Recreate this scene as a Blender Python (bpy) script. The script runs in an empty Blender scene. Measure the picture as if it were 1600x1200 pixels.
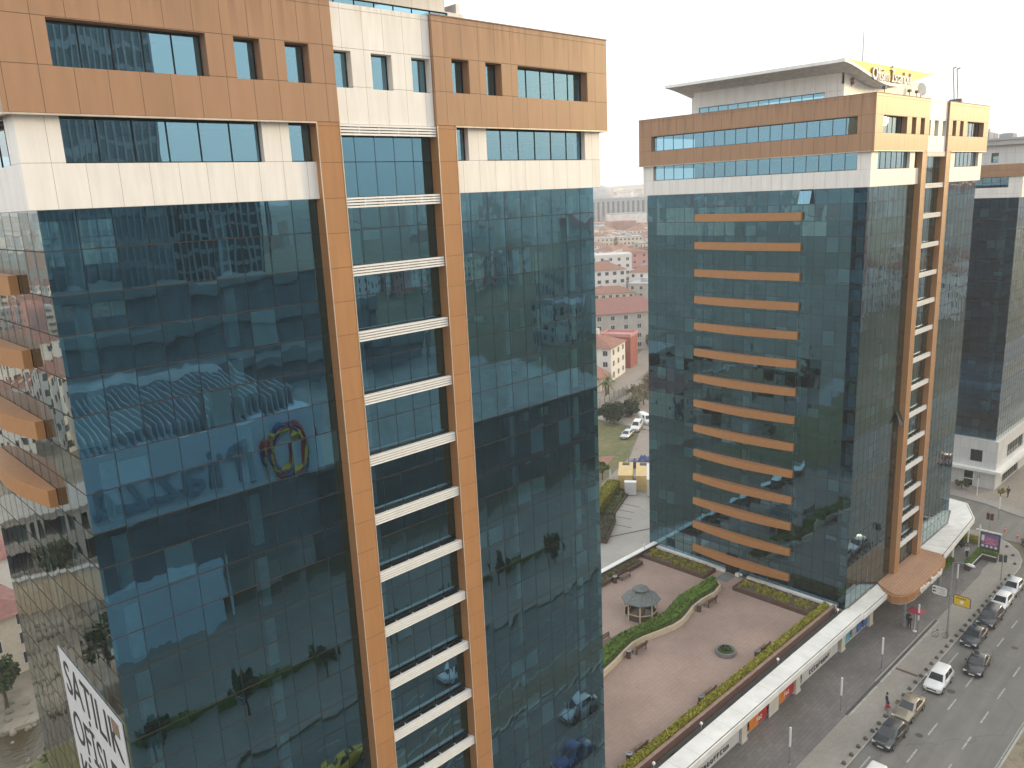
import bpy, bmesh, math, random
from mathutils import Vector, Matrix
random.seed(7)
R = math.radians
S = bpy.context.scene
COL = S.collection

# ------------------------------------------------------------------ camera, sky, sun, exposure
cam_d = bpy.data.cameras.new('camera'); cam = bpy.data.objects.new('camera', cam_d); COL.objects.link(cam)
S.camera = cam
cam_d.sensor_width = 36.0; cam_d.lens = 36.0 * 1262.77 / 1600.0
cam_d.clip_start = 0.5; cam_d.clip_end = 12000
CAM_Z = 50.0
yaw, pit, rol = R(46.6112), R(13.1468), R(-2.6303)
f = Vector((math.cos(yaw)*math.cos(pit), math.sin(yaw)*math.cos(pit), -math.sin(pit)))
r = Vector((math.sin(yaw), -math.cos(yaw), 0)); u = r.cross(f)
r2 = math.cos(rol)*r + math.sin(rol)*u; u2 = -math.sin(rol)*r + math.cos(rol)*u
cam.matrix_world = Matrix(((r2.x, u2.x, -f.x, 0), (r2.y, u2.y, -f.y, 0), (r2.z, u2.z, -f.z, CAM_Z), (0, 0, 0, 1)))

SUN_EL, SUN_AZ = R(9), R(-24)           # azimuth measured from +X towards +Y
world = bpy.data.worlds.new("World"); S.world = world; world.use_nodes = True
wn = world.node_tree; wn.nodes.clear()
wo = wn.nodes.new('ShaderNodeOutputWorld'); bg = wn.nodes.new('ShaderNodeBackground')
sky = wn.nodes.new('ShaderNodeTexSky'); sky.sky_type = 'NISHITA'; sky.sun_disc = False
sky.sun_elevation = SUN_EL; sky.sun_rotation = R(90) - SUN_AZ
sky.air_density = 1.5; sky.dust_density = 6.0; sky.ozone_density = 1.0
mixw = wn.nodes.new('ShaderNodeMixRGB'); mixw.inputs[0].default_value = 0.72
mixw.inputs[2].default_value = (11.4, 11.7, 11.9, 1)      # thin bright overcast veil
wn.links.new(sky.outputs[0], mixw.inputs[1]); wn.links.new(mixw.outputs[0], bg.inputs[0])
bg.inputs[1].default_value = 0.11
wn.links.new(bg.outputs[0], wo.inputs[0])
sd = bpy.data.lights.new('sun', 'SUN'); so = bpy.data.objects.new('sun', sd); COL.objects.link(so)
sd.energy = 1.65; sd.angle = R(12); sd.color = (1.0, 0.74, 0.36)
sdir = Vector((math.cos(SUN_EL)*math.cos(SUN_AZ), math.cos(SUN_EL)*math.sin(SUN_AZ), math.sin(SUN_EL)))
so.rotation_euler = sdir.to_track_quat('Z', 'Y').to_euler(); so.location = (0, -50, 120)
S.view_settings.view_transform = 'Standard'; S.view_settings.look = 'None'
S.view_settings.exposure = 0.60; S.view_settings.gamma = 1.0
S.cycles.max_bounces = 8; S.cycles.diffuse_bounces = 3; S.cycles.glossy_bounces = 4
S.cycles.transmission_bounces = 4; S.cycles.transparent_max_bounces = 12; S.cycles.volume_bounces = 1
S.cycles.caustics_reflective = False; S.cycles.caustics_refractive = False
S.cycles.sample_clamp_indirect = 6.0
S.cycles.use_denoising = True

# ------------------------------------------------------------------ materials
M = {}
def new_mat(name):
    m = bpy.data.materials.new(name); m.use_nodes = True
    nt = m.node_tree; nt.nodes.clear()
    out = nt.nodes.new('ShaderNodeOutputMaterial')
    return m, nt, out
class NB:
    """tiny node helper"""
    def __init__(s, nt): s.nt = nt
    def n(s, t, **k):
        nd = s.nt.nodes.new(t)
        for a, b in k.items(): setattr(nd, a, b)
        return nd
    def set(s, sock, v):
        if hasattr(v, 'is_output'): s.nt.links.new(v, sock)
        elif v is not None: sock.default_value = v
    def math(s, op, a, b=None, c=None):
        nd = s.n('ShaderNodeMath', operation=op)
        s.set(nd.inputs[0], a); s.set(nd.inputs[1], b)
        if c is not None: s.set(nd.inputs[2], c)
        return nd.outputs[0]
    def mix(s, fac, a, b, blend='MIX'):
        nd = s.n('ShaderNodeMixRGB', blend_type=blend)
        s.set(nd.inputs[0], fac); s.set(nd.inputs[1], a); s.set(nd.inputs[2], b)
        return nd.outputs[0]
    def noise(s, vec, scale, detail=3, rough=.55):
        nd = s.n('ShaderNodeTexNoise'); s.set(nd.inputs['Vector'], vec)
        nd.inputs['Scale'].default_value = scale; nd.inputs['Detail'].default_value = detail
        nd.inputs['Roughness'].default_value = rough
        return nd.outputs['Fac']
    def ramp(s, v, lo, hi, a=0., b=1.):
        nd = s.n('ShaderNodeMapRange'); s.set(nd.inputs[0], v)
        nd.inputs[1].default_value = lo; nd.inputs[2].default_value = hi
        nd.inputs[3].default_value = a; nd.inputs[4].default_value = b
        return nd.outputs[0]
    def scale(s, vec, v):
        nd = s.n('ShaderNodeVectorMath', operation='MULTIPLY'); s.set(nd.inputs[0], vec); nd.inputs[1].default_value = v
        return nd.outputs[0]
def c4(c): return (c[0], c[1], c[2], 1)
def mat(name, col, rough=.6, metal=0., nscale=2., namt=.18, bump=0., bscale=20., col2=None, coat=0., spec=.5):
    m, nt, out = new_mat(name); b = NB(nt)
    p = b.n('ShaderNodeBsdfPrincipled'); tc = b.n('ShaderNodeTexCoord').outputs['Object']
    nz = b.noise(tc, nscale, 4)
    if col2 is None:
        f_ = b.ramp(nz, .3, .7, 1-namt, 1+namt)
        nd = b.n('ShaderNodeVectorMath', operation='SCALE'); nd.inputs[0].default_value = col; nt.links.new(f_, nd.inputs['Scale'])
        nt.links.new(nd.outputs[0], p.inputs['Base Color'])
    else:
        nt.links.new(b.mix(b.ramp(nz, .35, .65), c4(col), c4(col2)), p.inputs['Base Color'])
    p.inputs['Roughness'].default_value = rough; p.inputs['Metallic'].default_value = metal; p.inputs['Specular IOR Level'].default_value = spec
    if coat: p.inputs['Coat Weight'].default_value = coat; p.inputs['Coat Roughness'].default_value = .06
    if bump:
        bm = b.n('ShaderNodeBump'); bm.inputs['Distance'].default_value = bump
        nt.links.new(b.noise(tc, bscale, 3), bm.inputs['Height']); nt.links.new(bm.outputs[0], p.inputs['Normal'])
    nt.links.new(p.outputs[0], out.inputs[0]); M[name] = m; return m
def clad(name, col, jcol, w, h, zoff, soff=0., jw=.022, rough=.42, var=.05, stain=None, staincol=(.2, .1, .05), jh=None):
    """metal cassette cladding: open joints, panel to panel variation, optional run-off stains"""
    m, nt, out = new_mat(name); b = NB(nt)
    p = b.n('ShaderNodeBsdfPrincipled'); tc = b.n('ShaderNodeTexCoord').outputs['Object']
    sx = b.n('ShaderNodeSeparateXYZ'); nt.links.new(tc, sx.inputs[0])
    g = b.n('ShaderNodeNewGeometry'); sn = b.n('ShaderNodeSeparateXYZ'); nt.links.new(g.outputs['Normal'], sn.inputs[0])
    ax = b.math('ABSOLUTE', sn.outputs[0]); ay = b.math('ABSOLUTE', sn.outputs[1])
    s = b.math('ADD', b.math('MULTIPLY', sx.outputs[0], ay), b.math('MULTIPLY', sx.outputs[1], ax))
    su = b.math('ADD', b.math('DIVIDE', s, w), soff); sv = b.math('DIVIDE', b.math('SUBTRACT', sx.outputs[2], zoff), h)
    def joint(v, size, width):
        fr = b.math('FRACT', b.math('ADD', v, .5))
        return b.math('LESS_THAN', b.math('ABSOLUTE', b.math('SUBTRACT', fr, .5)), width/size/2)
    j = b.math('MAXIMUM', joint(su, w, jw), joint(sv, h, jh or jw))
    cb = b.n('ShaderNodeCombineXYZ'); nt.links.new(b.math('FLOOR', su), cb.inputs[0]); nt.links.new(b.math('FLOOR', sv), cb.inputs[1])
    wn_ = b.n('ShaderNodeTexWhiteNoise'); nt.links.new(cb.outputs[0], wn_.inputs[0])
    k = b.math('ADD', b.ramp(wn_.outputs[0], 0, 1, 1-var, 1+var), b.ramp(b.noise(tc, .7, 4), .3, .7, -.025, .025))
    nd = b.n('ShaderNodeVectorMath', operation='SCALE'); nd.inputs[0].default_value = col; nt.links.new(k, nd.inputs['Scale'])
    cs0 = b.n('ShaderNodeCombineXYZ'); nt.links.new(b.math('MULTIPLY', s, 2.4), cs0.inputs[0]); nt.links.new(b.math('MULTIPLY', sx.outputs[2], .22), cs0.inputs[2])
    k = b.math('ADD', k, b.ramp(b.noise(cs0.outputs[0], 1.3, 4), .3, .7, -.07, .05)); nt.links.new(k, nd.inputs['Scale'])
    cc = nd.outputs[0]
    if stain:
        cs = b.n('ShaderNodeCombineXYZ'); nt.links.new(b.math('MULTIPLY', s, 3.2), cs.inputs[0]); nt.links.new(b.math('MULTIPLY', sx.outputs[2], .25), cs.inputs[2])
        st = b.math('MULTIPLY', b.ramp(b.noise(cs.outputs[0], 1.0, 4), .44, .66), b.ramp(sx.outputs[2], stain[0], stain[1], 0, .55))
        cc = b.mix(st, cc, c4(staincol))
    nt.links.new(b.mix(j, cc, c4(jcol)), p.inputs['Base Color'])
    p.inputs['Roughness'].default_value = rough; p.inputs['Specular IOR Level'].default_value = .4
    bm = b.n('ShaderNodeBump'); bm.inputs['Distance'].default_value = .02; bm.invert = True
    nt.links.new(j, bm.inputs['Height']); nt.links.new(bm.outputs[0], p.inputs['Normal'])
    nt.links.new(p.outputs[0], out.inputs[0]); M[name] = m; return m
def glass(name, tint, trans, base=.34, sag=.005, tilt=.007):
    """coated solar glass: mirror + tinted see-through, each pane slightly bowed and tilted"""
    m, nt, out = new_mat(name); b = NB(nt)
    uv = b.n('ShaderNodeTexCoord').outputs['UV']; sp = b.n('ShaderNodeSeparateXYZ'); nt.links.new(uv, sp.inputs[0])
    fu, fv = b.math('FRACT', sp.outputs[0]), b.math('FRACT', sp.outputs[1])
    cb = b.n('ShaderNodeCombineXYZ'); nt.links.new(b.math('FLOOR', sp.outputs[0]), cb.inputs[0]); nt.links.new(b.math('FLOOR', sp.outputs[1]), cb.inputs[1])
    oi = b.n('ShaderNodeObjectInfo'); nt.links.new(oi.outputs['Random'], cb.inputs[2])
    wn_ = b.n('ShaderNodeTexWhiteNoise'); nt.links.new(cb.outputs[0], wn_.inputs[0])
    rc = b.n('ShaderNodeSeparateColor'); nt.links.new(wn_.outputs['Color'], rc.inputs[0])
    cu, cv = b.math('SUBTRACT', fu, .5), b.math('SUBTRACT', fv, .5)
    kk = b.ramp(rc.outputs[2], 0, 1, sag*.6, sag*4.2)
    tco = b.n('ShaderNodeTexCoord').outputs['Object']
    su = b.math('ADD', b.math('MULTIPLY', cu, kk), b.math('MULTIPLY', b.math('SUBTRACT', rc.outputs[0], .5), tilt))
    su = b.math('ADD', su, b.math('MULTIPLY', b.math('SUBTRACT', b.noise(b.scale(tco, (1.3, 1.3, .3)), 1., 2), .5), tilt*2.2))
    sv = b.math('ADD', b.math('MULTIPLY', b.math('SUBTRACT', 0., cv), kk), b.math('MULTIPLY', b.math('SUBTRACT', rc.outputs[1], .5), tilt))
    sv = b.math('ADD', sv, b.math('MULTIPLY', b.math('SUBTRACT', b.noise(b.scale(tco, (.9, .9, .9)), 1., 2), .5), tilt*3.2))
    ge = b.n('ShaderNodeNewGeometry')
    cr = b.n('ShaderNodeVectorMath', operation='CROSS_PRODUCT'); cr.inputs[0].default_value = (0, 0, 1); nt.links.new(ge.outputs['Normal'], cr.inputs[1])
    t1 = b.n('ShaderNodeVectorMath', operation='SCALE'); nt.links.new(cr.outputs[0], t1.inputs[0]); nt.links.new(su, t1.inputs['Scale'])
    t2 = b.n('ShaderNodeVectorMath', operation='SCALE'); t2.inputs[0].default_value = (0, 0, 1); nt.links.new(sv, t2.inputs['Scale'])
    a1 = b.n('ShaderNodeVectorMath', operation='ADD'); nt.links.new(ge.outputs['Normal'], a1.inputs[0]); nt.links.new(t1.outputs[0], a1.inputs[1])
    a2 = b.n('ShaderNodeVectorMath', operation='ADD'); nt.links.new(a1.outputs[0], a2.inputs[0]); nt.links.new(t2.outputs[0], a2.inputs[1])
    bm = b.n('ShaderNodeVectorMath', operation='NORMALIZE'); nt.links.new(a2.outputs[0], bm.inputs[0])
    fr = b.n('ShaderNodeFresnel'); fr.inputs['IOR'].default_value = 1.5
    fac = b.math('MINIMUM', b.math('ADD', base, b.math('MULTIPLY', fr.outputs[0], 1-base)), .97)
    gl = b.n('ShaderNodeBsdfGlossy'); gl.inputs['Roughness'].default_value = .004
    gc = b.mix(b.ramp(fr.outputs[0], .04, .42), c4(tint), (.86, .86, .83, 1))
    nt.links.new(gc, gl.inputs['Color']); nt.links.new(bm.outputs[0], gl.inputs['Normal'])
    tr = b.n('ShaderNodeBsdfTransparent'); tr.inputs[0].default_value = c4(trans)
    mx = b.n('ShaderNodeMixShader'); nt.links.new(fac, mx.inputs[0]); nt.links.new(tr.outputs[0], mx.inputs[1]); nt.links.new(gl.outputs[0], mx.inputs[2])
    nt.links.new(mx.outputs[0], out.inputs[0]); M[name] = m; return m
def leafmat(name, a, bcol, rough=.75):
    m, nt, out = new_mat(name); b = NB(nt)
    g = b.n('ShaderNodeNewGeometry'); tc = b.n('ShaderNodeTexCoord').outputs['Object']
    p = b.n('ShaderNodeBsdfPrincipled'); p.inputs['Roughness'].default_value = rough
    k = b.math('ADD', b.math('MULTIPLY', g.outputs['Random Per Island'], .6), b.math('MULTIPLY', b.ramp(b.noise(tc, 1.3, 3), .3, .7), .4))
    nt.links.new(b.mix(k, c4(a), c4(bcol)), p.inputs['Base Color'])
    nt.links.new(p.outputs[0], out.inputs[0]); M[name] = m; return m
def paving(name, a, bcol, sx=.6, sy=.6, joint=.03, jcol=None, rot=0., patch=.06, rough=.85, big=.06):
    m, nt, out = new_mat(name); b = NB(nt)
    tc = b.n('ShaderNodeTexCoord').outputs['Object']
    mp = b.n('ShaderNodeMapping'); nt.links.new(tc, mp.inputs[0]); mp.inputs['Rotation'].default_value[2] = rot
    br = b.n('ShaderNodeTexBrick'); nt.links.new(mp.outputs[0], br.inputs['Vector'])
    br.inputs['Scale'].default_value = 1.; br.inputs['Brick Width'].default_value = sx; br.inputs['Row Height'].default_value = sy
    br.inputs['Mortar Size'].default_value = joint; br.inputs['Color1'].default_value = c4(a); br.inputs['Color2'].default_value = c4(bcol)
    jc = jcol or tuple(.6*x for x in a); br.inputs['Mortar'].default_value = c4(jc)
    k = b.math('ADD', b.ramp(b.noise(tc, .16, 4), .3, .7, 1-big*2.2, 1+big*2.2), b.ramp(b.noise(tc, 2.2, 5, .7), .25, .75, -patch, patch))
    nd = b.n('ShaderNodeVectorMath', operation='SCALE'); nt.links.new(br.outputs[0], nd.inputs[0]); nt.links.new(k, nd.inputs['Scale'])
    p = b.n('ShaderNodeBsdfPrincipled'); p.inputs['Roughness'].default_value = rough
    nt.links.new(nd.outputs[0], p.inputs['Base Color']); nt.links.new(p.outputs[0], out.inputs[0]); M[name] = m; return m
def soil(name, a, bcol, ccol, s1=.08, s2=.9, rough=.95):
    m, nt, out = new_mat(name); b = NB(nt)
    tc = b.n('ShaderNodeTexCoord').outputs['Object']; p = b.n('ShaderNodeBsdfPrincipled'); p.inputs['Roughness'].default_value = rough
    c = b.mix(b.ramp(b.noise(tc, s1, 5), .42, .58), c4(a), c4(bcol)); c = b.mix(b.ramp(b.noise(tc, s2, 6, .7), .5, .72), c, c4(ccol))
    nt.links.new(c, p.inputs['Base Color'])
    bm = b.n('ShaderNodeBump'); bm.inputs['Distance'].default_value = .15; nt.links.new(b.noise(tc, s2*2, 5), bm.inputs['Height']); nt.links.new(bm.outputs[0], p.inputs['Normal'])
    nt.links.new(p.outputs[0], out.inputs[0]); M[name] = m; return m

clad('brown_clad', (.37, .215, .125), (.15, .085, .05), 1.155, 1.63, 53.57, .43, stain=(56.6, 58.6))
clad('pilaster_clad', (.39, .195, .083), (.2, .1, .05), 1.155, 1.59, 50.22, .0, jw=.004, jh=.02, var=.03)
clad('white_clad', (.80, .775, .735), (.42, .38, .33), 1.155, 1.655, 50.22, .43, jw=.018, var=.02, stain=(57.4, 58.9), staincol=(.6, .45, .33))
clad('white_clad_plain', (.80, .78, .745), (.45, .42, .38), 1.155, 2.6, 57.2, .43, jw=.018, var=.02)
clad('grey_clad', (.62, .62, .61), (.34, .34, .34), 1.3, 1.6, 0, .2, jw=.02, var=.04)
glass('tower_glass', (.225, .48, .65), (.33, .53, .62), base=.40, sag=.0042, tilt=.0042)
glass('strip_glass', (.37, .68, .86), (.24, .41, .50), base=.41, sag=.004, tilt=.004)
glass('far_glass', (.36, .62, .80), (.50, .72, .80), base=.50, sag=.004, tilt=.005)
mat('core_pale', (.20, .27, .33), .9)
glass('shop_glass', (.45, .56, .56), (.60, .72, .70), base=.18, sag=.002, tilt=.003)
mat('mullion', (.018, .028, .036), .9, spec=.1)
mat('mullion_h', (.05, .042, .038), .9, spec=.1)
mat('trim', (.62, .52, .42), .35, .3)
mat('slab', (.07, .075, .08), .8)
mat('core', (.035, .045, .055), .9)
mat('int_column', (.62, .66, .63), .8)
mat('blind', (.78, .86, .80), .85, namt=.05)
mat('blind_warm', (.80, .74, .52), .85, namt=.05)
mat('louvre_white', (.80, .79, .77), .45, namt=.05)
mat('roof_grey', (.42, .42, .42), .9, nscale=.4)
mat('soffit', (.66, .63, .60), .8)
mat('sign_yellow', (.78, .52, .03), .5, namt=.05)
mat('letter_white', (.85, .84, .82), .5, namt=.02)
mat('letter_brown', (.30, .10, .04), .5)
mat('letter_black', (.025, .025, .03), .5)
mat('canopy_white', (.78, .78, .75), .5, nscale=.7, namt=.10)
mat('gutter_dark', (.06, .06, .06), .6)
mat('shop_wall', (.62, .59, .52), .6, namt=.05)
mat('orange_panel', (.70, .22, .02), .4); mat('red_panel', (.48, .025, .02), .4)
mat('cyan_panel', (.10, .40, .48), .4, nscale=3, namt=.4); mat('blue_panel', (.05, .13, .42), .4, nscale=3, namt=.4); mat('grey_panel', (.35, .38, .36), .4, nscale=3, namt=.5)
mat('planter_brown', (.10, .055, .045), .7); mat('planter_cap', (.30, .2, .16), .7)
mat('planter_soil', (.11, .085, .06), .95, nscale=6, namt=.4)
mat('cream_wall', (.60, .50, .36), .8, namt=.1); mat('white_wall', (.74, .73, .70), .7, namt=.05)
mat('shingle', (.145, .165, .16), .9, nscale=5, namt=.3); mat('wood_dark', (.10, .06, .045), .7, nscale=8, namt=.3); mat('wood_mid', (.22, .15, .11), .7, nscale=8, namt=.3)
mat('steel_grey', (.33, .34, .35), .4, .6); mat('pole_dark', (.10, .10, .10), .5, .4); mat('pole_grey', (.38, .40, .42), .45, .5)
mat('lamp_white', (.82, .80, .77), .4, namt=.03); mat('plastic_white', (.8, .8, .8), .4, namt=.03)
mat('rubber', (.02, .02, .02), .8); mat('rim', (.40, .41, .42), .35, .8); mat('car_glass', (.018, .025, .03), .08, coat=.2, namt=.05)
mat('chrome', (.6, .6, .6), .2, .9); mat('lamp_glass', (.72, .74, .75), .12, coat=.6); mat('tail_red', (.35, .02, .02), .25)
mat('yellow_box', (.68, .50, .22), .6, nscale=1., namt=.1); mat('blue_tarp', (.05, .09, .25), .6, nscale=3, namt=.5)
mat('bollard', (.11, .10, .088), .7); mat('concrete', (.36, .35, .32), .9, nscale=1.2, namt=.15); mat('kerb', (.38, .365, .33), .9, nscale=1.5)
mat('banner', (.58, .58, .59), .7, namt=.05); mat('orange_fin', (.40, .19, .075), .5, namt=.06); mat('red_cloth', (.26, .015, .045), .7)
mat('cone_orange', (.7, .12, .03), .5); mat('skin', (.50, .30, .21), .6, namt=.05)
mat('cloth_dark', (.02, .025, .035), .9); mat('cloth_red', (.45, .015, .05), .9); mat('cloth_white', (.7, .7, .7), .9); mat('cloth_blue', (.07, .10, .17), .9); mat('cloth_grey', (.3, .3, .31), .9); mat('hair', (.015, .011, .009), .7)
mat('brick_red', (.33, .10, .075), .85, nscale=3); mat('roof_tile', (.27, .135, .10), .9, nscale=1.5, namt=.25); mat('roof_tile_dark', (.23, .105, .09), .9, nscale=1.5, namt=.25)
mat('stucco_white', (.74, .72, .69), .85, namt=.06); mat('stucco_cream', (.66, .58, .46), .85, namt=.08); mat('stucco_grey', (.46, .44, .40), .85, nscale=.5, namt=.12); mat('stucco_pink', (.52, .26, .24), .85, namt=.08)
mat('win_dark', (.05, .055, .06), .25, namt=.3); mat('win_frame', (.7, .7, .7), .5)
mat('far_grey', (.34, .36, .38), .8, nscale=.2); mat('far_white', (.66, .64, .60), .8, nscale=.2); mat('far_red', (.32, .17, .13), .9, nscale=.1, namt=.3)
mat('bark', (.09, .07, .05), .9, nscale=6, namt=.3)
leafmat('hedge_leaf', (.05, .10, .014), (.15, .25, .03)); leafmat('hedge_yellow', (.08, .11, .015), (.46, .40, .03)); leafmat('shrub_leaf', (.035, .055, .015), (.17, .19, .04))
leafmat('tree_leaf', (.018, .035, .010), (.07, .10, .025)); leafmat('bush_dark', (.010, .022, .010), (.035, .06, .022)); leafmat('dry_leaf', (.12, .10, .05), (.30, .26, .16)); leafmat('grass_blade', (.06, .08, .02), (.17, .20, .06)); leafmat('palm_leaf', (.05, .08, .02), (.16, .17, .06))
paving('plaza_paving', (.150, .141, .137), (.178, .167, .162), .8, .4, .012, big=.10, patch=.09)
paving('sidewalk_paving', (.275, .258, .228), (.305, .285, .255), .4, .2, .006, patch=.05)
paving('terrace_paving', (.325, .236, .196), (.342, .248, .208), .45, .45, .008, big=.075, patch=.09)
paving('lot_paving', (.36, .345, .31), (.39, .37, .335), 5.0, 4.0, .01, patch=.08, big=.05)
paving('yard_paving', (.27, .235, .20), (.30, .262, .225), .6, .3, .01)
paving('deck_boards', (.40, .235, .145), (.44, .26, .165), 3.5, .32, .02, jcol=(.2, .11, .07))
mat('roof_deck', (.30, .30, .29), .95, nscale=.3, namt=.25)
soil('earth', (.20, .165, .12), (.14, .125, .075), (.10, .11, .05), .05, .5)
soil('rubble_soil', (.28, .245, .19), (.19, .165, .125), (.085, .09, .06), .09, .35)
soil('grassland', (.10, .115, .04), (.15, .14, .06), (.24, .20, .13), .12, .8)
soil('median_soil', (.26, .215, .16), (.21, .175, .125), (.13, .13, .07), .3, 1.2)
soil('hill_green', (.13, .14, .10), (.20, .18, .14), (.36, .32, .28), .004, .02)
def asphalt():
    m, nt, out = new_mat('asphalt'); b = NB(nt); tc = b.n('ShaderNodeTexCoord').outputs['Object']
    p = b.n('ShaderNodeBsdfPrincipled'); p.inputs['Roughness'].default_value = .82
    sc = b.scale(tc, (.05, .9, 1.))
    k = b.math('ADD', b.ramp(b.noise(sc, 1., 4), .3, .7, .86, 1.14), b.ramp(b.noise(tc, 9., 5, .8), .2, .8, -.16, .16))
    k = b.math('ADD', k, b.ramp(b.noise(tc, .35, 4), .3, .7, -.1, .1))
    v = b.n('ShaderNodeTexVoronoi', feature='DISTANCE_TO_EDGE'); v.inputs['Scale'].default_value = .085
    wv = b.n('ShaderNodeVectorMath', operation='ADD'); nt.links.new(tc, wv.inputs[0])
    nn = b.n('ShaderNodeTexNoise'); nn.inputs['Scale'].default_value = .5; nt.links.new(tc, nn.inputs['Vector']); nt.links.new(b.scale(nn.outputs['Color'], (3., 3., 0)), wv.inputs[1])
    nt.links.new(wv.outputs[0], v.inputs['Vector'])
    crack = b.math('LESS_THAN', v.outputs['Distance'], .006)
    nd = b.n('ShaderNodeVectorMath', operation='SCALE'); nd.inputs[0].default_value = (.172, .166, .152); nt.links.new(k, nd.inputs['Scale'])
    nt.links.new(b.mix(b.math('MULTIPLY', crack, .25), nd.outputs[0], (.06, .06, .06, 1)), p.inputs['Base Color'])
    nt.links.new(p.outputs[0], out.inputs[0]); M['asphalt'] = m
asphalt()
mat('marking', (.36, .355, .33), .85, nscale=3, namt=.3)
def water():
    m, nt, out = new_mat('stream_water'); b = NB(nt); tc = b.n('ShaderNodeTexCoord').outputs['Object']
    p = b.n('ShaderNodeBsdfPrincipled'); p.inputs['Base Color'].default_value = (.06, .045, .02, 1); p.inputs['Roughness'].default_value = .18
    bm = b.n('ShaderNodeBump'); bm.inputs['Distance'].default_value = .05; nt.links.new(b.noise(tc, 2., 4), bm.inputs['Height']); nt.links.new(bm.outputs[0], p.inputs['Normal'])
    nt.links.new(p.outputs[0], out.inputs[0]); M['stream_water'] = m
water()
CARCOL = {}
def paint(name, col, metal=0.2):
    mat('paint_'+name, col, .28, metal, nscale=1.5, namt=.05, coat=.7)

# ------------------------------------------------------------------ mesh helpers
class MB:
    def __init__(s): s.v = []; s.f = []; s.mi = []; s.uv = {}; s.cur = 0; s.smooth = False; s.sm = []
    def face(s, idx, uvs=None):
        s.f.append(idx); s.mi.append(s.cur); s.sm.append(s.smooth)
        if uvs: s.uv[len(s.f)-1] = uvs
    def poly(s, pts, uvs=None):
        n = len(s.v); s.v += [tuple(p) for p in pts]; s.face(list(range(n, n+len(pts))), uvs)
    def box(s, x0, y0, z0, x1, y1, z1):
        n = len(s.v)
        s.v += [(x0,y0,z0),(x1,y0,z0),(x1,y1,z0),(x0,y1,z0),(x0,y0,z1),(x1,y0,z1),(x1,y1,z1),(x0,y1,z1)]
        for q in ((0,3,2,1),(4,5,6,7),(0,1,5,4),(1,2,6,5),(2,3,7,6),(3,0,4,7)): s.face([n+i for i in q])
    def obox(s, c, ux, uy, hx, hy, z0, z1):
        """oriented box: centre c (xy), unit axis ux, half sizes"""
        ux = Vector((ux[0], ux[1])).normalized(); uy = Vector((-ux.y, ux.x))
        n = len(s.v)
        for z in (z0, z1):
            for a, b_ in ((-1,-1),(1,-1),(1,1),(-1,1)):
                p = Vector((c[0], c[1])) + ux*a*hx + uy*b_*hy; s.v.append((p.x, p.y, z))
        for q in ((0,3,2,1),(4,5,6,7),(0,1,5,4),(1,2,6,5),(2,3,7,6),(3,0,4,7)): s.face([n+i for i in q])
    def prism(s, pts, z0, z1):
        """ccw polygon extruded between z0 and z1"""
        k = len(pts); n = len(s.v)
        s.v += [(p[0], p[1], z0) for p in pts] + [(p[0], p[1], z1) for p in pts]
        s.face(list(range(n+k-1, n-1, -1))); s.face(list(range(n+k, n+2*k)))
        for i in range(k): j = (i+1) % k; s.face([n+i, n+j, n+k+j, n+k+i])
    def tube(s, pts, rad, seg=8, caps=True):
        pts = [Vector(p) for p in pts]; rads = rad if isinstance(rad, (list, tuple)) else [rad]*len(pts)
        n = len(s.v)
        for i, p in enumerate(pts):
            d = (pts[min(i+1, len(pts)-1)] - pts[max(i-1, 0)]).normalized()
            a = d.cross(Vector((0,0,1)) if abs(d.z) < .95 else Vector((1,0,0))).normalized(); b_ = d.cross(a)
            for k in range(seg):
                t = 2*math.pi*k/seg; s.v.append(tuple(p + (a*math.cos(t) + b_*math.sin(t))*rads[i]))
        for i in range(len(pts)-1):
            for k in range(seg):
                k2 = (k+1) % seg; s.face([n+i*seg+k, n+i*seg+k2, n+(i+1)*seg+k2, n+(i+1)*seg+k])
        if caps:
            s.face([n+k for k in range(seg-1, -1, -1)]); m_ = n+(len(pts)-1)*seg; s.face([m_+k for k in range(seg)])
    def lathe(s, prof, c=(0,0,0), seg=16):
        n = len(s.v)
        for (rr, z) in prof:
            for k in range(seg):
                t = 2*math.pi*k/seg; s.v.append((c[0]+rr*math.cos(t), c[1]+rr*math.sin(t), c[2]+z))
        for i in range(len(prof)-1):
            for k in range(seg):
                k2 = (k+1) % seg; s.face([n+i*seg+k, n+i*seg+k2, n+(i+1)*seg+k2, n+(i+1)*seg+k])
        s.face([n+k for k in range(seg-1, -1, -1)]); m_ = n+(len(prof)-1)*seg; s.face([m_+k for k in range(seg)])
    def leaves(s, fn, n, size, flat=.0):
        for _ in range(n):
            p, nr = fn(); p = Vector(p)
            d = Vector((random.gauss(0,1), random.gauss(0,1), random.gauss(0,1))); d = (d.normalized() + nr*.9 if nr is not None else d).normalized()
            a = d.orthogonal().normalized(); a.rotate(Matrix.Rotation(random.uniform(0, 6.28), 3, d)); b_ = d.cross(a)
            q = size*random.uniform(.6, 1.4)
            s.poly([p - a*q, p - b_*q*.55, p + a*q, p + b_*q*.55])
    def build(s, name, mats, parent=None, loc=None):
        me = bpy.data.meshes.new(name); me.from_pydata(s.v, [], s.f)
        if not isinstance(mats, (list, tuple)): mats = [mats]
        for m in mats: me.materials.append(M[m] if isinstance(m, str) else m)
        me.polygons.foreach_set('material_index', s.mi); me.polygons.foreach_set('use_smooth', s.sm)
        if s.uv:
            l = me.uv_layers.new(name='UVMap')
            for fi, uvs in s.uv.items():
                st = me.polygons[fi].loop_start
                for k, q in enumerate(uvs): l.data[st+k].uv = q
        me.update()
        o = bpy.data.objects.new(name, me); COL.objects.link(o)
        if parent: o.parent = parent
        if loc: o.location = loc
        return o
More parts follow.
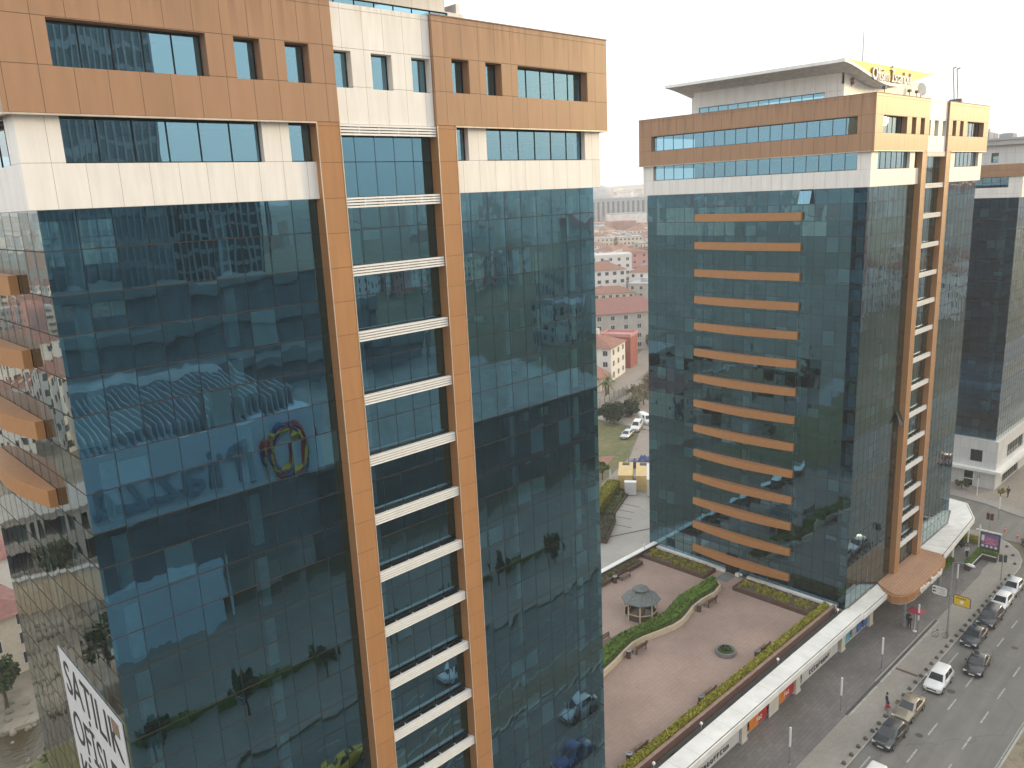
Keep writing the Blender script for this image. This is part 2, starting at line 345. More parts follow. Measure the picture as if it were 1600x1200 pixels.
def tag(o, label=None, cat=None, group=None, kind=None):
    if label: o['label'] = label
    if cat: o['category'] = cat
    if group: o['group'] = group
    if kind: o['kind'] = kind
    return o
def thing(name, loc, label, cat, group=None, rz=0):
    o = bpy.data.objects.new(name, None); COL.objects.link(o); o.location = loc; o.rotation_euler = (0, 0, rz)
    o.empty_display_size = .5
    return tag(o, label, cat, group)
def structure(name, mb, mats):
    return tag(mb.build(name, mats), kind='structure')
def dup(root, loc, rz=None, label=None, group=None, scale=None):
    def cp(o, par):
        c = o.copy(); COL.objects.link(c)
        if par: c.parent = par
        for ch in kids.get(o, []): cp(ch, c)
        return c
    kids = {}
    def walk(o):
        kids[o] = list(o.children)
        for ch in kids[o]: walk(ch)
    walk(root)
    c = cp(root, None); c.location = loc
    if rz is not None: c.rotation_euler = (0, 0, rz)
    if label: c['label'] = label
    if group: c['group'] = group
    if scale: c.scale = scale
    return c
def text(name, body, size, material, parent, loc, rot, extrude=.03, width=None, align='CENTER'):
    cu = bpy.data.curves.new(name, 'FONT'); cu.body = body; cu.size = size; cu.extrude = extrude
    cu.align_x = align; cu.align_y = 'CENTER'; cu.resolution_u = 3
    t = bpy.data.objects.new('tmp', cu)
    me = bpy.data.meshes.new_from_object(t); me.name = name
    bpy.data.objects.remove(t); bpy.data.curves.remove(cu)
    me.materials.clear(); me.materials.append(M[material])
    o = bpy.data.objects.new(name, me); COL.objects.link(o); o.parent = parent
    xs = [v.co.x for v in me.vertices]; w = max(xs) - min(xs)
    o.location = loc; o.rotation_euler = rot
    if width: o.scale = (width/w, 1, 1)
    return o

# ------------------------------------------------------------------ facade pieces
def facade(parent, axis, const, us, zs, sgn, gname='curtain_wall', gmat='tower_glass', mull=True, id0=0):
    """pane grid on plane axis=const; sgn = outward direction (-1/+1)"""
    g = MB(); mm = MB()
    def P(u_, z, o=0.):
        return (u_, const + o*sgn, z) if axis == 'y' else (const + o*sgn, u_, z)
    for i in range(len(us)-1):
        for j in range(len(zs)-1):
            pts = [P(us[i], zs[j]), P(us[i+1], zs[j]), P(us[i+1], zs[j+1]), P(us[i], zs[j+1])]
            uv = [(i+id0, j), (i+id0+.9999, j), (i+id0+.9999, j+.9999), (i+id0, j+.9999)]
            if (axis == 'y') == (sgn > 0): pts.reverse(); uv.reverse()
            g.poly(pts, uv)
    o = g.build(gname, gmat, parent)
    if mull:
        def bar(u0, u1, z0, z1, o0, o1):
            a, b_ = P(u0, z0, o0), P(u1, z1, o1)
            mm.box(min(a[0], b_[0]), min(a[1], b_[1]), z0, max(a[0], b_[0]), max(a[1], b_[1]), z1)
        mm.cur = 0
        for i, uu in enumerate(us):
            if 0 < i < len(us)-1: bar(uu-.016, uu+.016, zs[0], zs[-1], -.06, .004)
        mm.cur = 1
        for z in zs[1:-1]: bar(us[0], us[-1], z-.02, z+.02, -.05, .007)
        mm.build('mullions', ['mullion', 'mullion_h'], parent)
    return o
def lin(a, b_, n): return [a + (b_-a)*i/n for i in range(n+1)]
def wall_open(mb, axis, c0, c1, u0, u1, z0, z1, openings):
    """wall slab between planes c0,c1 with rectangular openings (ua,ub,za,zb) sharing one z band"""
    def bx(a, b_, za, zb):
        if b_-a < 1e-4 or zb-za < 1e-4: return
        if axis == 'y': mb.box(a, min(c0, c1), za, b_, max(c0, c1), zb)
        else: mb.box(min(c0, c1), a, za, max(c0, c1), b_, zb)
    if not openings: bx(u0, u1, z0, z1); return
    za, zb = openings[0][2], openings[0][3]
    bx(u0, u1, z0, za); bx(u0, u1, zb, z1)
    x = u0
    for o in sorted(openings): bx(x, o[0], za, zb); x = o[1]
    bx(x, u1, za, zb)
def window(parent, axis, const, sgn, ua, ub, za, zb, n, gmat='strip_glass', name='window', id0=0):
    o = facade(parent, axis, const, lin(ua, ub, n), [za, zb], sgn, name, gmat, mull=False, id0=id0)
    m = MB()
    def bar(u0, u1, z0, z1):
        if axis == 'y': m.box(u0, const-.03, z0, u1, const+.03, z1)
        else: m.box(const-.03, u0, z0, const+.03, u1, z1)
    for uu in lin(ua, ub, n)[1:-1]: bar(uu-.025, uu+.025, za+.06, zb-.06)
    bar(ua, ub, za, za+.06); bar(ua, ub, zb-.06, zb); bar(ua, ua+.05, za+.06, zb-.06); bar(ub-.05, ub, za+.06, zb-.06)
    m.build('frame', 'mullion', o)
    return o
FL = 3.18
def fin(parent, const, sgn, y0, y1, z0, z1, pe, pm):
    m = MB(); n = 20; pts = []
    for i in range(n+1):
        t = i/n; y = y0+(y1-y0)*t; p = pe+(pm-pe)*math.sin(math.pi*t)
        pts.append((const + sgn*p, y))
    inner = [(const + sgn*.02, y1), (const + sgn*.02, y0)]
    poly = pts + inner
    if sgn < 0: poly.reverse()
    m.prism(poly, z0, z1)
    return m.build('sunshade_fin', 'orange_fin', parent)

def tower(name, label, x0, y0, dz, W, D, fins_l, fins_r, zbase, rnd, vis=True):
    T = thing(name, (x0, y0, dz), label, 'office tower')
    rg = random.Random(rnd)
    Ls = [50.22 - FL*i for i in range(16)]
    zs = []
    for i, L in enumerate(Ls):
        zs.append(L)
        if i < 15: zs.append(L-1.5)
    zs = sorted(z for z in zs if z > zbase)
    zs = [zbase] + zs
    xa, xb, xc, xd = 11.55, 12.75, 18.45, 19.65          # the two pilasters
    us = lin(0, xa, 9) + [xb] + lin(xb, xc, 5)[1:] + [xd] + lin(xd, W, 9)[1:]
    facade(T, 'y', 0., us, zs, -1)
    facade(T, 'x', 0., lin(0, D, round(D/1.3)), zs, -1, id0=40)
    facade(T, 'x', W, lin(0, D, round(D/1.3)), zs, 1, id0=80)
    facade(T, 'y', D, lin(0, W, 24), zs, 1, id0=120)
    # middle bay runs on up to the white panel
    facade(T, 'y', 0.02, lin(xb, xc, 5), [50.25, 51.86, 53.05], -1, id0=160)
    # white ring: spandrel, piers and a window strip
    w = MB(); e = .33; zw0, zw1, zw2 = 50.22, 51.86, 53.57
    def ring_side(mb, axis, c, sgn, u0, u1, z0, z1, ops, th): wall_open(mb, axis, c, c - sgn*th, u0, u1, z0, z1, ops)
    fo = [(1.15, 9.05), (10.34, xa)]; fo2 = [(xd, 20.75), (22.03, 30.05)]
    wz = (zw1, zw2)
    ring_side(w, 'y', -e, -1, -e, xa, zw0, zw2, [(a, b_)+wz for a, b_ in fo], .36)
    ring_side(w, 'y', -e, -1, xd, W+e, zw0, zw2, [(a, b_)+wz for a, b_ in fo2], .36)
    so_ = (1.0, D-1.1)
    for c, sg in ((-e, -1), (W+e, 1)):
        ring_side(w, 'x', c, sg, .03, D+e, zw0, zw2, [so_+wz], .36)
    ring_side(w, 'y', D+e, 1, .03, W-.03, zw0, zw2, [(1.2, W-1.2)+wz], .36)
    w.build('white_cladding', 'white_clad', T)
    for i, (a, b_) in enumerate(fo+fo2): window(T, 'y', .0, -1, a, b_, zw1, zw2, max(1, round((b_-a)/1.3)), id0=200+10*i)
    for i, (c, sg) in enumerate(((-.02, -1), (W+.02, 1))): window(T, 'x', c, sg, so_[0], so_[1], zw1, zw2, round((so_[1]-so_[0])/1.3), id0=260+30*i)
    # brown crown with deep window openings
    b_ = MB(); e2 = .68; zb0, zb1 = 53.57, 58.73; oz = (55.17, 56.8); th = .62
    bo = [(1.13, 6.87), (8.05, 9.2), (10.35, 11.5)]; bo2 = [(19.6, 20.75), (21.9, 23.05), (24.25, 30.0)]
    ring_side(b_, 'y', -e2, -1, -e2, xb, zb0, zb1, [q+oz for q in bo], th)
    ring_side(b_, 'y', -e2, -1, xc, W+e2, zb0, zb1, [q+oz for q in bo2], th)
    for c, sg in ((-e2, -1), (W+e2, 1)): ring_side(b_, 'x', c, sg, -e2+th, D+e2, zb0, zb1, [so_+oz], th)
    ring_side(b_, 'y', D+e2, 1, -e2+th, W+e2-th, zb0, zb1, [(1.2, W-1.2)+oz], th)
    b_.build('brown_crown', 'brown_clad', T)
    for i, (a, q) in enumerate(bo+bo2): window(T, 'y', -.12, -1, a, q, oz[0], oz[1], max(1, round((q-a)/1.15)), id0=330+10*i)
    for i, (c, sg) in enumerate(((-.12, -1), (W+.12, 1))): window(T, 'x', c, sg, so_[0], so_[1], oz[0], oz[1], round((so_[1]-so_[0])/1.3), id0=400+30*i)
    # cream edge trims of the crown
    t = MB(); zt = zb0-.07
    t.box(-e2-.03, -e2-.03, zt, xa, -e2+.12, zb0-.005); t.box(-e2-.03, -e2+.12, zt, -e2+.12, D+e2, zb0-.005); t.build('crown_edge_trim', 'trim', T)
    t = MB(); t.box(xd, -e2-.03, zt, W+e2+.03, -e2+.12, zb0-.005); t.box(W+e2-.12, -e2+.12, zt, W+e2+.03, D+e2, zb0-.005); t.build('crown_edge_trim', 'trim', T)
    c = MB(); c.box(-e2-.05, -e2-.05, zb1, xb+.03, -e2+th, zb1+.05); c.box(xc-.03, -e2-.05, zb1, W+e2+.05, -e2+th, zb1+.05)
    c.box(-e2-.05, -e2+th, zb1, -e2+th, D+e2, zb1+.05); c.box(W+e2-th, -e2+th, zb1, W+e2+.05, D+e2, zb1+.05)
    c.build('parapet_cap', 'planter_cap', T)
    # pilasters
    for pa, pb in ((xa, xb), (xc, xd)):
        m = MB(); m.box(pa, -.66, zbase if dz < -.1 else 0, pb, -.01, zb0-.0)
        m.cur = 1
        for q in (pa, pb): m.box(q-.02, -.68, zbase if dz < -.1 else 0, q+.02, -.655, zb0-.02)
        m.build('pilaster', ['pilaster_clad', 'trim'], T)
    # white centre panel with three windows
    m = MB(); wo_ = [(12.82, 13.8), (14.9, 16.07), (17.25, 18.4)]
    wall_open(m, 'y', -.45, .1, xb+.01, xc-.01, 53.5, 58.72, [q+(55.12, 56.72) for q in wo_])
    m.build('centre_panel', 'white_clad', T)
    for i, (a, q) in enumerate(wo_): window(T, 'y', -.02, -1, a, q, 55.12, 56.72, 1, id0=480+10*i)
    # white louvres, one per storey
    for i in range(-1, 15):
        zt = 53.5 if i < 0 else Ls[i]
        if zt + dz < 5.2: continue
        m = MB()
        for k in range(4):
            z = zt - .13*k; m.box(xb+.02, -.55, z-.085, xc-.02, -.5, z); m.box(xb+.02, -.5, z-.03, xc-.02, -.3, z-.0)
        for q in lin(xb+.02, xc-.06, 5): m.box(q, -.49, zt-.475, q+.04, -.02, zt-.09)
        m.build('sun_louvre', 'louvre_white', T)
    # curved fins
    for sg, cst, lst in ((-1, 0., fins_l), (1, W, fins_r)):
        for (y_0, y_1, zc) in lst: fin(T, cst, sg, y_0, y_1, zc-.40, zc+.40, .36, .98)
    # inside: slabs, core, columns
    for L in Ls:
        if L < zbase+1: continue
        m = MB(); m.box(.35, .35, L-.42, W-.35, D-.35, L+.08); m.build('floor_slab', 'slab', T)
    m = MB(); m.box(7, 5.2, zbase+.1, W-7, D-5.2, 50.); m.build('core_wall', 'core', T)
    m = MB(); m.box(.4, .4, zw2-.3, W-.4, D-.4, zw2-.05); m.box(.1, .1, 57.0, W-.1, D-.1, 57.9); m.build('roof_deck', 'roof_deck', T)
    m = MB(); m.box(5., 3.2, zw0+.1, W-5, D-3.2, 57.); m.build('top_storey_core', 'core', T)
    for cx in (1.2, 7.2, 13.7, 20.6, 24., 29.8):
        m = MB(); m.box(cx-.24, .75, zbase+.1, cx+.24, 1.25, 50.1); m.build('column', 'int_column', T)
    for cy in ((6.8, 13., 19.2) if D > 22 else (6., 12.5)):
        for cx in (.75, W-1.2):
            m = MB(); m.box(cx, cy-.25, zbase+.1, cx+.45, cy+.25, 50.1); m.build('column', 'int_column', T)
    # roller blinds behind single panes
    bl = []
    for i in range(15):
        for face in ('f', 'l'):
            n = 9 if face == 'f' else round(D/1.3)
            cells = [k for k in range(len(us)-1) if us[k+1]-us[k] > 1.] if face == 'f' else list(range(n))
            run = 0; col_ = None
            for k in cells:
                if run > 0: run -= 1
                elif rg.random() < (.12 if face == 'f' else .30): run = rg.choice((0, 0, 1, 2)); col_ = rg.random()
                else: continue
                zt = Ls[i]-1.58; drop = rg.choice((.45, .95, 1.25, 1.5, 1.55))
                if i < 14 and rg.random() < .25: zt = Ls[i]-.5; drop = .95
                if zt-drop < zbase: continue
                bl.append((face, k, zt, drop, rg.random() < .07))
    rg.shuffle(bl); bl = bl[:98]
    wl = D/round(D/1.3)
    for face, k, zt, drop, warm in bl:
        m = MB()
        if face == 'f': m.box(us[k]+.05, .12, zt-drop, us[k+1]-.05, .14, zt)
        else: m.box(.12, k*wl+.05, zt-drop, .14, (k+1)*wl-.05, zt)
        m.build('blind', 'blind_warm' if warm else 'blind', T)
    # penthouse under a sagging roof
    ph = MB(); px0, px1, py0, py1 = 4.0, 25.2, 4.6, 22.6 if D > 22 else D-1.2
    wall_open(ph, 'x', px0, px0+.3, py0+.3, py1-.3, 57.91, 61.5, [(py0+2.0, py1-1.0, 58.15, 59.8)])
    wall_open(ph, 'y', py0, py0+.3, px0, px1, 57.91, 60.4, [(px0+1.1, px1-1.2, 58.2, 60.35)] if dz > -.5 else []); ph.box(px0, py1-.3, 57.91, px1, py1, 61.); ph.box(px1-.3, py0+.3, 57.91, px1, py1-.3, 61.)
    # gable infill following the curve
    n = 16; xl, xr, zt0, dip = .4, 24.0, 62.3, 1.62
    def zc(x): t = (x-xl)/(xr-xl); return zt0 - dip*max(0., math.sin(math.pi*t))**1.5 if 0 <= t <= 1 else zt0
    pts = [(px0+(px1-1.4-px0)*i/n) for i in range(n+1)]
    for i in range(n):
        a, q = pts[i], pts[i+1]; ph.poly([(a, py0, 60.4), (q, py0, 60.4), (q, py0, max(60.4, zc(q)-.32)), (a, py0, max(60.4, zc(a)-.32))])
    ph.build('penthouse_wall', 'white_clad_plain', T)
    window(T, 'x', px0+.1, -1, py0+2., py1-1., 58.15, 59.8, 12, id0=520)
    if dz > -.5: window(T, 'y', py0+.1, -1, px0+1.1, px1-1.2, 58.2, 60.35, 15, id0=560)
    rf = MB(); xs = lin(xl, xr, 28); y_f, y_b = 3.0, py1+1.2
    for i in range(28):
        a, q = xs[i], xs[i+1]; za, zq = zc(a), zc(q)
        rf.cur = 0; rf.poly([(a, y_f, za), (q, y_f, zq), (q, y_b, zq), (a, y_b, za)]); rf.poly([(a, y_f, za-.3), (q, y_f, zq-.3), (q, y_f, zq), (a, y_f, za)])
        rf.poly([(q, y_b, zq-.3), (a, y_b, za-.3), (a, y_b, za), (q, y_b, zq)])
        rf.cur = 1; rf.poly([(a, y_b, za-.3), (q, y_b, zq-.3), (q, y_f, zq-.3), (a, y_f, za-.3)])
    rf.cur = 0
    rf.poly([(xl, y_b, zt0-.3), (xl, y_f, zt0-.3), (xl, y_f, zt0), (xl, y_b, zt0)]); rf.poly([(xr, y_f, zt0-.3), (xr, y_b, zt0-.3), (xr, y_b, zt0), (xr, y_f, zt0)])
    rf.build('curved_roof', ['canopy_white', 'soffit'], T)
    sg_ = MB()
    for i in range(28):
        a, q = xs[i], xs[i+1]; za, zq = zc(a)+.0, zc(q)+.0
        tp = lambda x: zt0+.02
        sg_.poly([(a, y_f+.1, za), (q, y_f+.1, zq), (q, y_f+.1, tp(q)), (a, y_f+.1, tp(a))]); sg_.poly([(q, y_f+.35, zq), (a, y_f+.35, za), (a, y_f+.35, tp(a)), (q, y_f+.35, tp(q))])
        sg_.poly([(a, y_f+.1, tp(a)), (q, y_f+.1, tp(q)), (q, y_f+.35, tp(q)), (a, y_f+.35, tp(a))])
    s_ = sg_.build('roof_sign', 'sign_yellow', T)
    text('sign_lettering', 'Ofisim İstanbul', 1.75, 'letter_brown', s_, (11.62, y_f+.04, 61.28), (R(90), 0, 0), .03, 10.1)  # brown offset copy behind the white letters, painted as their shadow
    text('sign_lettering', 'Ofisim İstanbul', 1.75, 'letter_white', s_, (11.75, y_f-.06, 61.3), (R(90), 0, 0), .05, 10.1)
    em = MB()
    for k in range(4):
        a = R(45+90*k); em.lathe([(0.001, 0), (.26, 0), (.30, .05), (.26, .1), (.12, .11)], (.42*math.cos(a), .42*math.sin(a), 0), 10)
        em.lathe([(.001, 0), (.1, 0), (.1, .09)], (.75*math.cos(a+.5), .75*math.sin(a+.5), 0), 8)
    eo = em.build('wall_emblem', 'letter_brown', T, (5.75, py0-.02, 60.72)); eo.rotation_euler = (R(90), 0, 0); eo.scale = (.6, .6, .6)
    return T

t1f = [(4.5, 14.3, z) for z in (38.0, 41.1, 44.2, 47.3)]
t2f = [(6.45, 19.2, 47.55 - 3.092*i) for i in range(14)]
T1 = tower('office_tower', 'nearest blue glass office tower on the left, filling most of the picture', 8.45, 33.7, 0., 31.1, 18.8, t1f, [], 4.4, 11)
T2 = tower('office_tower', 'second glass tower, with brown fins on its shaded side and a yellow rooftop sign', 79.95, 33.7, -1.0, 31.0, 26., t2f, [], 5.6, 23)

# ------------------------------------------------------------------ tower 3 across the side street
def tower3():
    x0, y0, W, D = 140.6, 36.6, 30., 26.
    T = thing('office_tower', (x0, y0, 0), 'farthest glass tower at the right edge, on a white two storey base', 'office tower')
    rg = random.Random(5)
    zs = lin(8.2, 46.3, 24)
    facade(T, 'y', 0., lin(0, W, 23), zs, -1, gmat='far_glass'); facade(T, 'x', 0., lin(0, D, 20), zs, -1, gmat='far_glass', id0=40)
    facade(T, 'x', W, lin(0, D, 20), zs, 1, id0=80); facade(T, 'y', D, lin(0, W, 23), zs, 1, id0=120)
    def ring(nm, m, e, z0, z1, ops=None, th=.4):
        w = MB()
        wall_open(w, 'y', -e, -e+th, -e, W+e, z0, z1, ops); wall_open(w, 'y', D+e-th, D+e, -e, W+e, z0, z1, ops)
        ops2 = [q for q in ops if q[1] < D] if ops else None
        wall_open(w, 'x', -e, -e+th, -e+th, D+e-th, z0, z1, ops2); wall_open(w, 'x', W+e-th, W+e, -e+th, D+e-th, z0, z1, ops2)
        w.build(nm, m, T)
    ring('white_cladding', 'white_clad', .35, 46.3, 47.75)
    ring('white_pier_band', 'white_clad', .35, 47.75, 49.4, [(1.5, 7.6, 47.8, 49.35), (9.2, 23.5, 47.8, 49.35)])
    for c, sg, ax in ((0.02, -1, 'x'), (.02, -1, 'y')):
        window(T, ax, c, sg, 1.5, 7.6, 47.8, 49.35, 5, id0=200); window(T, ax, c, sg, 9.2, 23.5, 47.8, 49.35, 11, id0=220)
    ring('brown_band', 'brown_clad', .6, 49.4, 51.2)
    small = [(q, q+1.0, 51.5, 52.9) for q in (3.2, 7.4, 11.6, 15.8, 20.)]
    ring('top_wall', 'grey_clad', .2, 51.2, 54.0, small)
    for q in small:
        window(T, 'x', .1, -1, q[0], q[1], q[2], q[3], 1, id0=260); window(T, 'y', .1, -1, q[0], q[1], q[2], q[3], 1, id0=270)
    m = MB(); m.box(-.9, -.9, 54., W+.9, D+.9, 54.7); m.box(-1.1, -1.1, 54.7, W+1.1, D+1.1, 55.0); m.build('roof_cornice', 'roof_grey', T)
    for (a, b_, h) in ((4., 6., 1.2), (9., 8., 2.0), (12.5, 5., 1.1), (17., 9., 1.5)):
        m = MB(); m.box(a, b_, 55.0, a+2.2, b_+2., 55.0+h); m.box(a+.3, b_+.3, 55.0+h, a+1.9, b_+1.7, 55.1+h); m.build('rooftop_unit', 'far_grey', T)
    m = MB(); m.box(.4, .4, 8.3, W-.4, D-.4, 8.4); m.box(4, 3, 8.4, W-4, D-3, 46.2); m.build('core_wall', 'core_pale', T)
    for i in range(12):
        m = MB(); z = 8.2+3.175*(i+1); m.box(.35, .35, z-.4, W-.35, D-.35, z+.05); m.build('floor_slab', 'slab', T)
    cells = [(f_, k, j) for f_ in 'fl' for k in range(20) for j in range(24)]; rg.shuffle(cells)
    for f_, k, j in cells[:90]:
        zt = zs[j+1]-.06; m = MB(); h = rg.choice((.6, 1.2, 1.45))
        if f_ == 'f': w = W/23; m.box(k*w+.05, .12, zt-h, (k+1)*w-.05, .14, zt)
        else: w = D/20; m.box(.12, k*w+.05, zt-h, .14, (k+1)*w-.05, zt)
        m.build('blind', 'blind', T)
    # base
    e = .55
    ops_l = [(1.6, 3.4, 4.4, 6.4), (8.2, 10.4, 4.4, 6.4)]
    ops_f = [(4.6, 13.5, 4.3, 6.5), (16., 25., 4.3, 6.5)]
    w = MB()
    wall_open(w, 'x', -e, -e+.4, -e, D, 3.5, 8.2, ops_l); wall_open(w, 'y', -e, -e+.4, -e+.4, W, 3.5, 8.2, ops_f)
    w.box(-e+.4, -e+.4, 8.0, W, D, 8.2)
    w.build('base_wall', 'grey_clad', T)
    for q in ops_l: window(T, 'x', -.3, -1, *q, 1, gmat='shop_glass', id0=300)
    for q in ops_f: window(T, 'y', -.3, -1, *q, 6, gmat='shop_glass', id0=310)
    m = MB(); m.box(-1.5, -1.5, 3.05, W, D, 3.5); m.build('entrance_canopy', 'canopy_white', T)
    w = MB(); ops_g = [(2.6, 4.2, .15, 2.75), (7.8, 10.8, .5, 2.8)]; ops_h = [(3.2, 12., .15, 2.75)]
    wall_open(w, 'x', -e, -e+.4, -e, D, 0.14, 3.05, ops_g); wall_open(w, 'y', -e, -e+.4, -e+.4, W, .14, 3.05, ops_h)
    w.build('ground_floor_wall', 'grey_clad', T)
    window(T, 'x', -.3, -1, *ops_g[1], 2, gmat='shop_glass', id0=330); window(T, 'y', -.3, -1, *ops_h[0], 8, gmat='shop_glass', id0=340)
    d = window(T, 'x', -.35, -1, *ops_g[0], 1, gmat='shop_glass', name='door', id0=350)
    m = MB(); m.box(-.5, 2.6, .16, -.4, 2.72, 2.75); m.box(-.5, 4.08, .16, -.4, 4.2, 2.75); m.box(-.5, 2.72, 1.2, -.4, 4.08, 1.32); m.box(-.5, 2.72, 2.63, -.4, 4.08, 2.75)
    m.build('door_frame', 'canopy_white', d)
    m = MB(); m.box(.3, .3, .2, W-.3, D-.3, 7.9); m.build('base_core', 'core', T)
    return T
T3 = tower3()

# ------------------------------------------------------------------ ground, roads, pavements
def sheet(name, pts, z, m):
    mb = MB(); mb.poly([(p[0], p[1], z) for p in pts]); return structure(name, mb, m)
def slab(name, pts, z0, z1, m):
    mb = MB(); mb.prism(pts, z0, z1); return structure(name, mb, m)
def rect(x0, y0, x1, y1): return [(x0, y0), (x1, y0), (x1, y1), (x0, y1)]
sheet('ground', rect(-6000, -6000, 6000, 6000), -.06, 'earth')
sheet('road', rect(-500, 15.8, 1200, 25.2), 0., 'asphalt')
sheet('side_street', rect(121., 25.2, 136.5, 84), .004, 'asphalt')
sheet('opposite_road', rect(-500, 2.5, 1200, 12.4), 0., 'asphalt')
slab('median', rect(-500, 12.4, 1200, 15.8), -.05, .16, 'median_soil')
mb = MB(); mb.box(-500, 15.62, -.05, 1200, 15.82, .19); mb.box(-500, 12.38, -.05, 1200, 12.56, .19); structure('median_kerb', mb, 'kerb')
mb = MB(); mb.box(-500, 15.95, .0, 1200, 16.07, .006); structure('edge_line', mb, 'marking')
walk = [(-30, 25.3), (112.6, 25.3), (115.3, 25.75), (117.8, 26.9), (119.8, 28.6), (121., 30.6), (121.4, 33), (121.4, 59.7), (-30, 59.7)]
slab('sidewalk', walk, -.05, .13, 'sidewalk_paving')
mb = MB(); kp = [(-30, 25.2), (112.7, 25.2), (115.45, 25.66), (118., 26.84), (120.05, 28.55), (121.3, 30.6), (121.55, 33), (121.55, 59.7)]
ip = [(x, y) for x, y in walk[:8]]
for i in range(len(kp)-1): mb.prism([kp[i], kp[i+1], ip[i+1], ip[i]], -.05, .145)
structure('kerb', mb, 'kerb')
slab('plaza_pavement', [(-30, 28.35), (107.8, 28.35), (109.5, 28.6), (112.6, 28.6), (114.5, 29.6), (116.5, 31.5), (117.8, 34), (117.8, 59.6), (-30, 59.6)], .1, .138, 'plaza_paving')
# drain slots with pale edging in the pavement
mb = MB(); mb.box(68.8, 28.2, .12, 92.3, 28.5, .146); structure('drain_channel', mb, 'gutter_dark')
mb = MB(); mb.box(68.8, 27.98, .12, 75.2, 28.2, .15); mb.box(76.2, 27.98, .12, 92.3, 28.2, .15); mb.box(76, 28.5, .12, 92.3, 28.62, .15); structure('drain_edging', mb, 'kerb')
mb = MB(); mb.box(79.5, 25.8, .12, 79.85, 28.2, .147); structure('cross_drain', mb, 'planter_brown')
t3walk = [(133.9, 130), (133.9, 40), (133.2, 35.2), (131.2, 30.5), (130.6, 28), (131.5, 26), (134, 25.2), (400, 25.2), (400, 130)]
slab('sidewalk', t3walk, -.05, .13, 'sidewalk_paving')
slab('plaza_pavement', [(136.4, 130), (136.4, 41), (135.3, 35.3), (134., 31), (135, 29.2), (400, 29.2), (400, 130)], .1, .138, 'yard_paving')
mb = MB()
for y, x0, x1, pitch, ln in ((24.35, -30, 112, 5.6, 4.0), (21.72, -200, 118, 5.0, 2.3), (18.85, -200, 118, 5.0, 2.3), (21.72, 140, 400, 5., 2.3), (18.85, 140, 400, 5., 2.3), (9.2, -200, 400, 5., 2.3), (5.9, -200, 400, 5., 2.3)):
    x = x0 + 1.1
    while x < x1: mb.box(x, y-.07, -.01, x+ln, y+.07, .006); x += pitch
structure('lane_marking', mb, 'marking')
for (mx, my, rr) in ((79.4, 22.5, .38), (92, 20.3, .33), (70.5, 22.3, .33)):
    mb = MB(); mb.lathe([(rr, -.01), (rr, .008), (rr*.98, .012), (.001, .012)], (mx, my, 0), 20)
    tag(mb.build('manhole_cover', 'gutter_dark'), 'round dark iron manhole cover let into the grey road surface', 'manhole', 'manhole covers in the road')
# rear yard, parking lot, service road, wild grass
sheet('parking_lot', [(40, 59.7), (121., 59.7), (121., 84.5), (104, 84.5), (97.8, 80.6), (91., 77.), (62, 66), (40, 66)], .02, 'lot_paving')
mb = MB()
for (a, b_) in (((97.8, 79.1), (98.4, 75.3)), ((95.2, 78.), (96, 74.8)), ((92.8, 76.6), (93.6, 73.4)), ((90.3, 74.4), (91., 71.4))):
    d = Vector((b_[0]-a[0], b_[1]-a[1])); c = ((a[0]+b_[0])/2, (a[1]+b_[1])/2); mb.obox(c, d, None, d.length/2, .10, .0, .026)
mb.obox((91.5, 69.5), (.92, -.4), None, 6., .18, 0, .026); mb.obox((96.5, 78.9), (.8, .6), None, 4., .1, 0, .0265)
structure('parking_marking', mb, 'gutter_dark')
mb = MB(); mb.box(97.6, 71.8, 0, 104, 74.4, .03); structure('parking_marking', mb, 'marking')
sheet('service_road', [(60, 66), (90, 78), (98, 83), (103, 87.2), (117.3, 92.2), (130, 99.8), (137, 104.5), (152, 112), (200, 131), (206, 124), (158, 100), (135, 90), (121., 84), (121., 60), (112, 60)], -.02, 'yard_paving')
sheet('wild_grass', [(100, 88), (104, 88.6), (117, 92.6), (130, 100.2), (137, 105), (152, 113), (168, 122), (162, 126), (140, 121), (118, 112), (98, 98)], -.012, 'grassland')
sheet('dirt_patch', [(106, 91.5), (113, 93.6), (116.5, 95.2), (112, 98.5), (104, 96)], -.004, 'roof_tile')
sheet('village_street', [(120, 118), (140, 122.6), (156, 126.8), (170, 131), (190, 139), (240, 165), (236, 171), (186, 146), (168, 138), (152, 132.5), (138, 128.5), (118, 124)], -.01, 'yard_paving')
sheet('stream_bed', [(-80, 90), (0, 88), (10.3, 87.2), (16, 86.8), (40, 92), (40, 86), (16, 80.6), (9.2, 81.), (0, 82), (-80, 82)], -.035, 'stream_water')
mb = MB(); random.seed(3)
def rubble(mb, x, y, s, n):
    for _ in range(n):
        a = random.uniform(0, 6.28); rr = random.random()**.5*s
        cx, cy = x+rr*math.cos(a), y+rr*math.sin(a); k = random.uniform(.15, .8)*s*.12
        mb.lathe([(k*.9, -.1), (k*1.0, k*.35), (k*.7, k*.8), (.01, k)], (cx, cy, -.05), 6)
for (x, y, s, n) in ((12, 89, 4, 40), (13, 79, 3, 22), (4, 92, 6, 40), (-4, 104, 7, 50)): rubble(mb, x, y, s, n)
tag(mb.build('rubble', 'rubble_soil'), 'loose stones and rubble along the muddy stream bank', 'rubble', kind='stuff')
sheet('waste_ground', [(-200, 60), (20, 60), (34, 78), (34, 82), (16, 80), (0, 81.4), (-200, 81.4)], -.03, 'grassland')
sheet('waste_ground', [(-260, 90.5), (0, 88.5), (10.3, 87.8), (16, 87.6), (60, 97), (72, 200), (-260, 480)], -.03, 'rubble_soil')

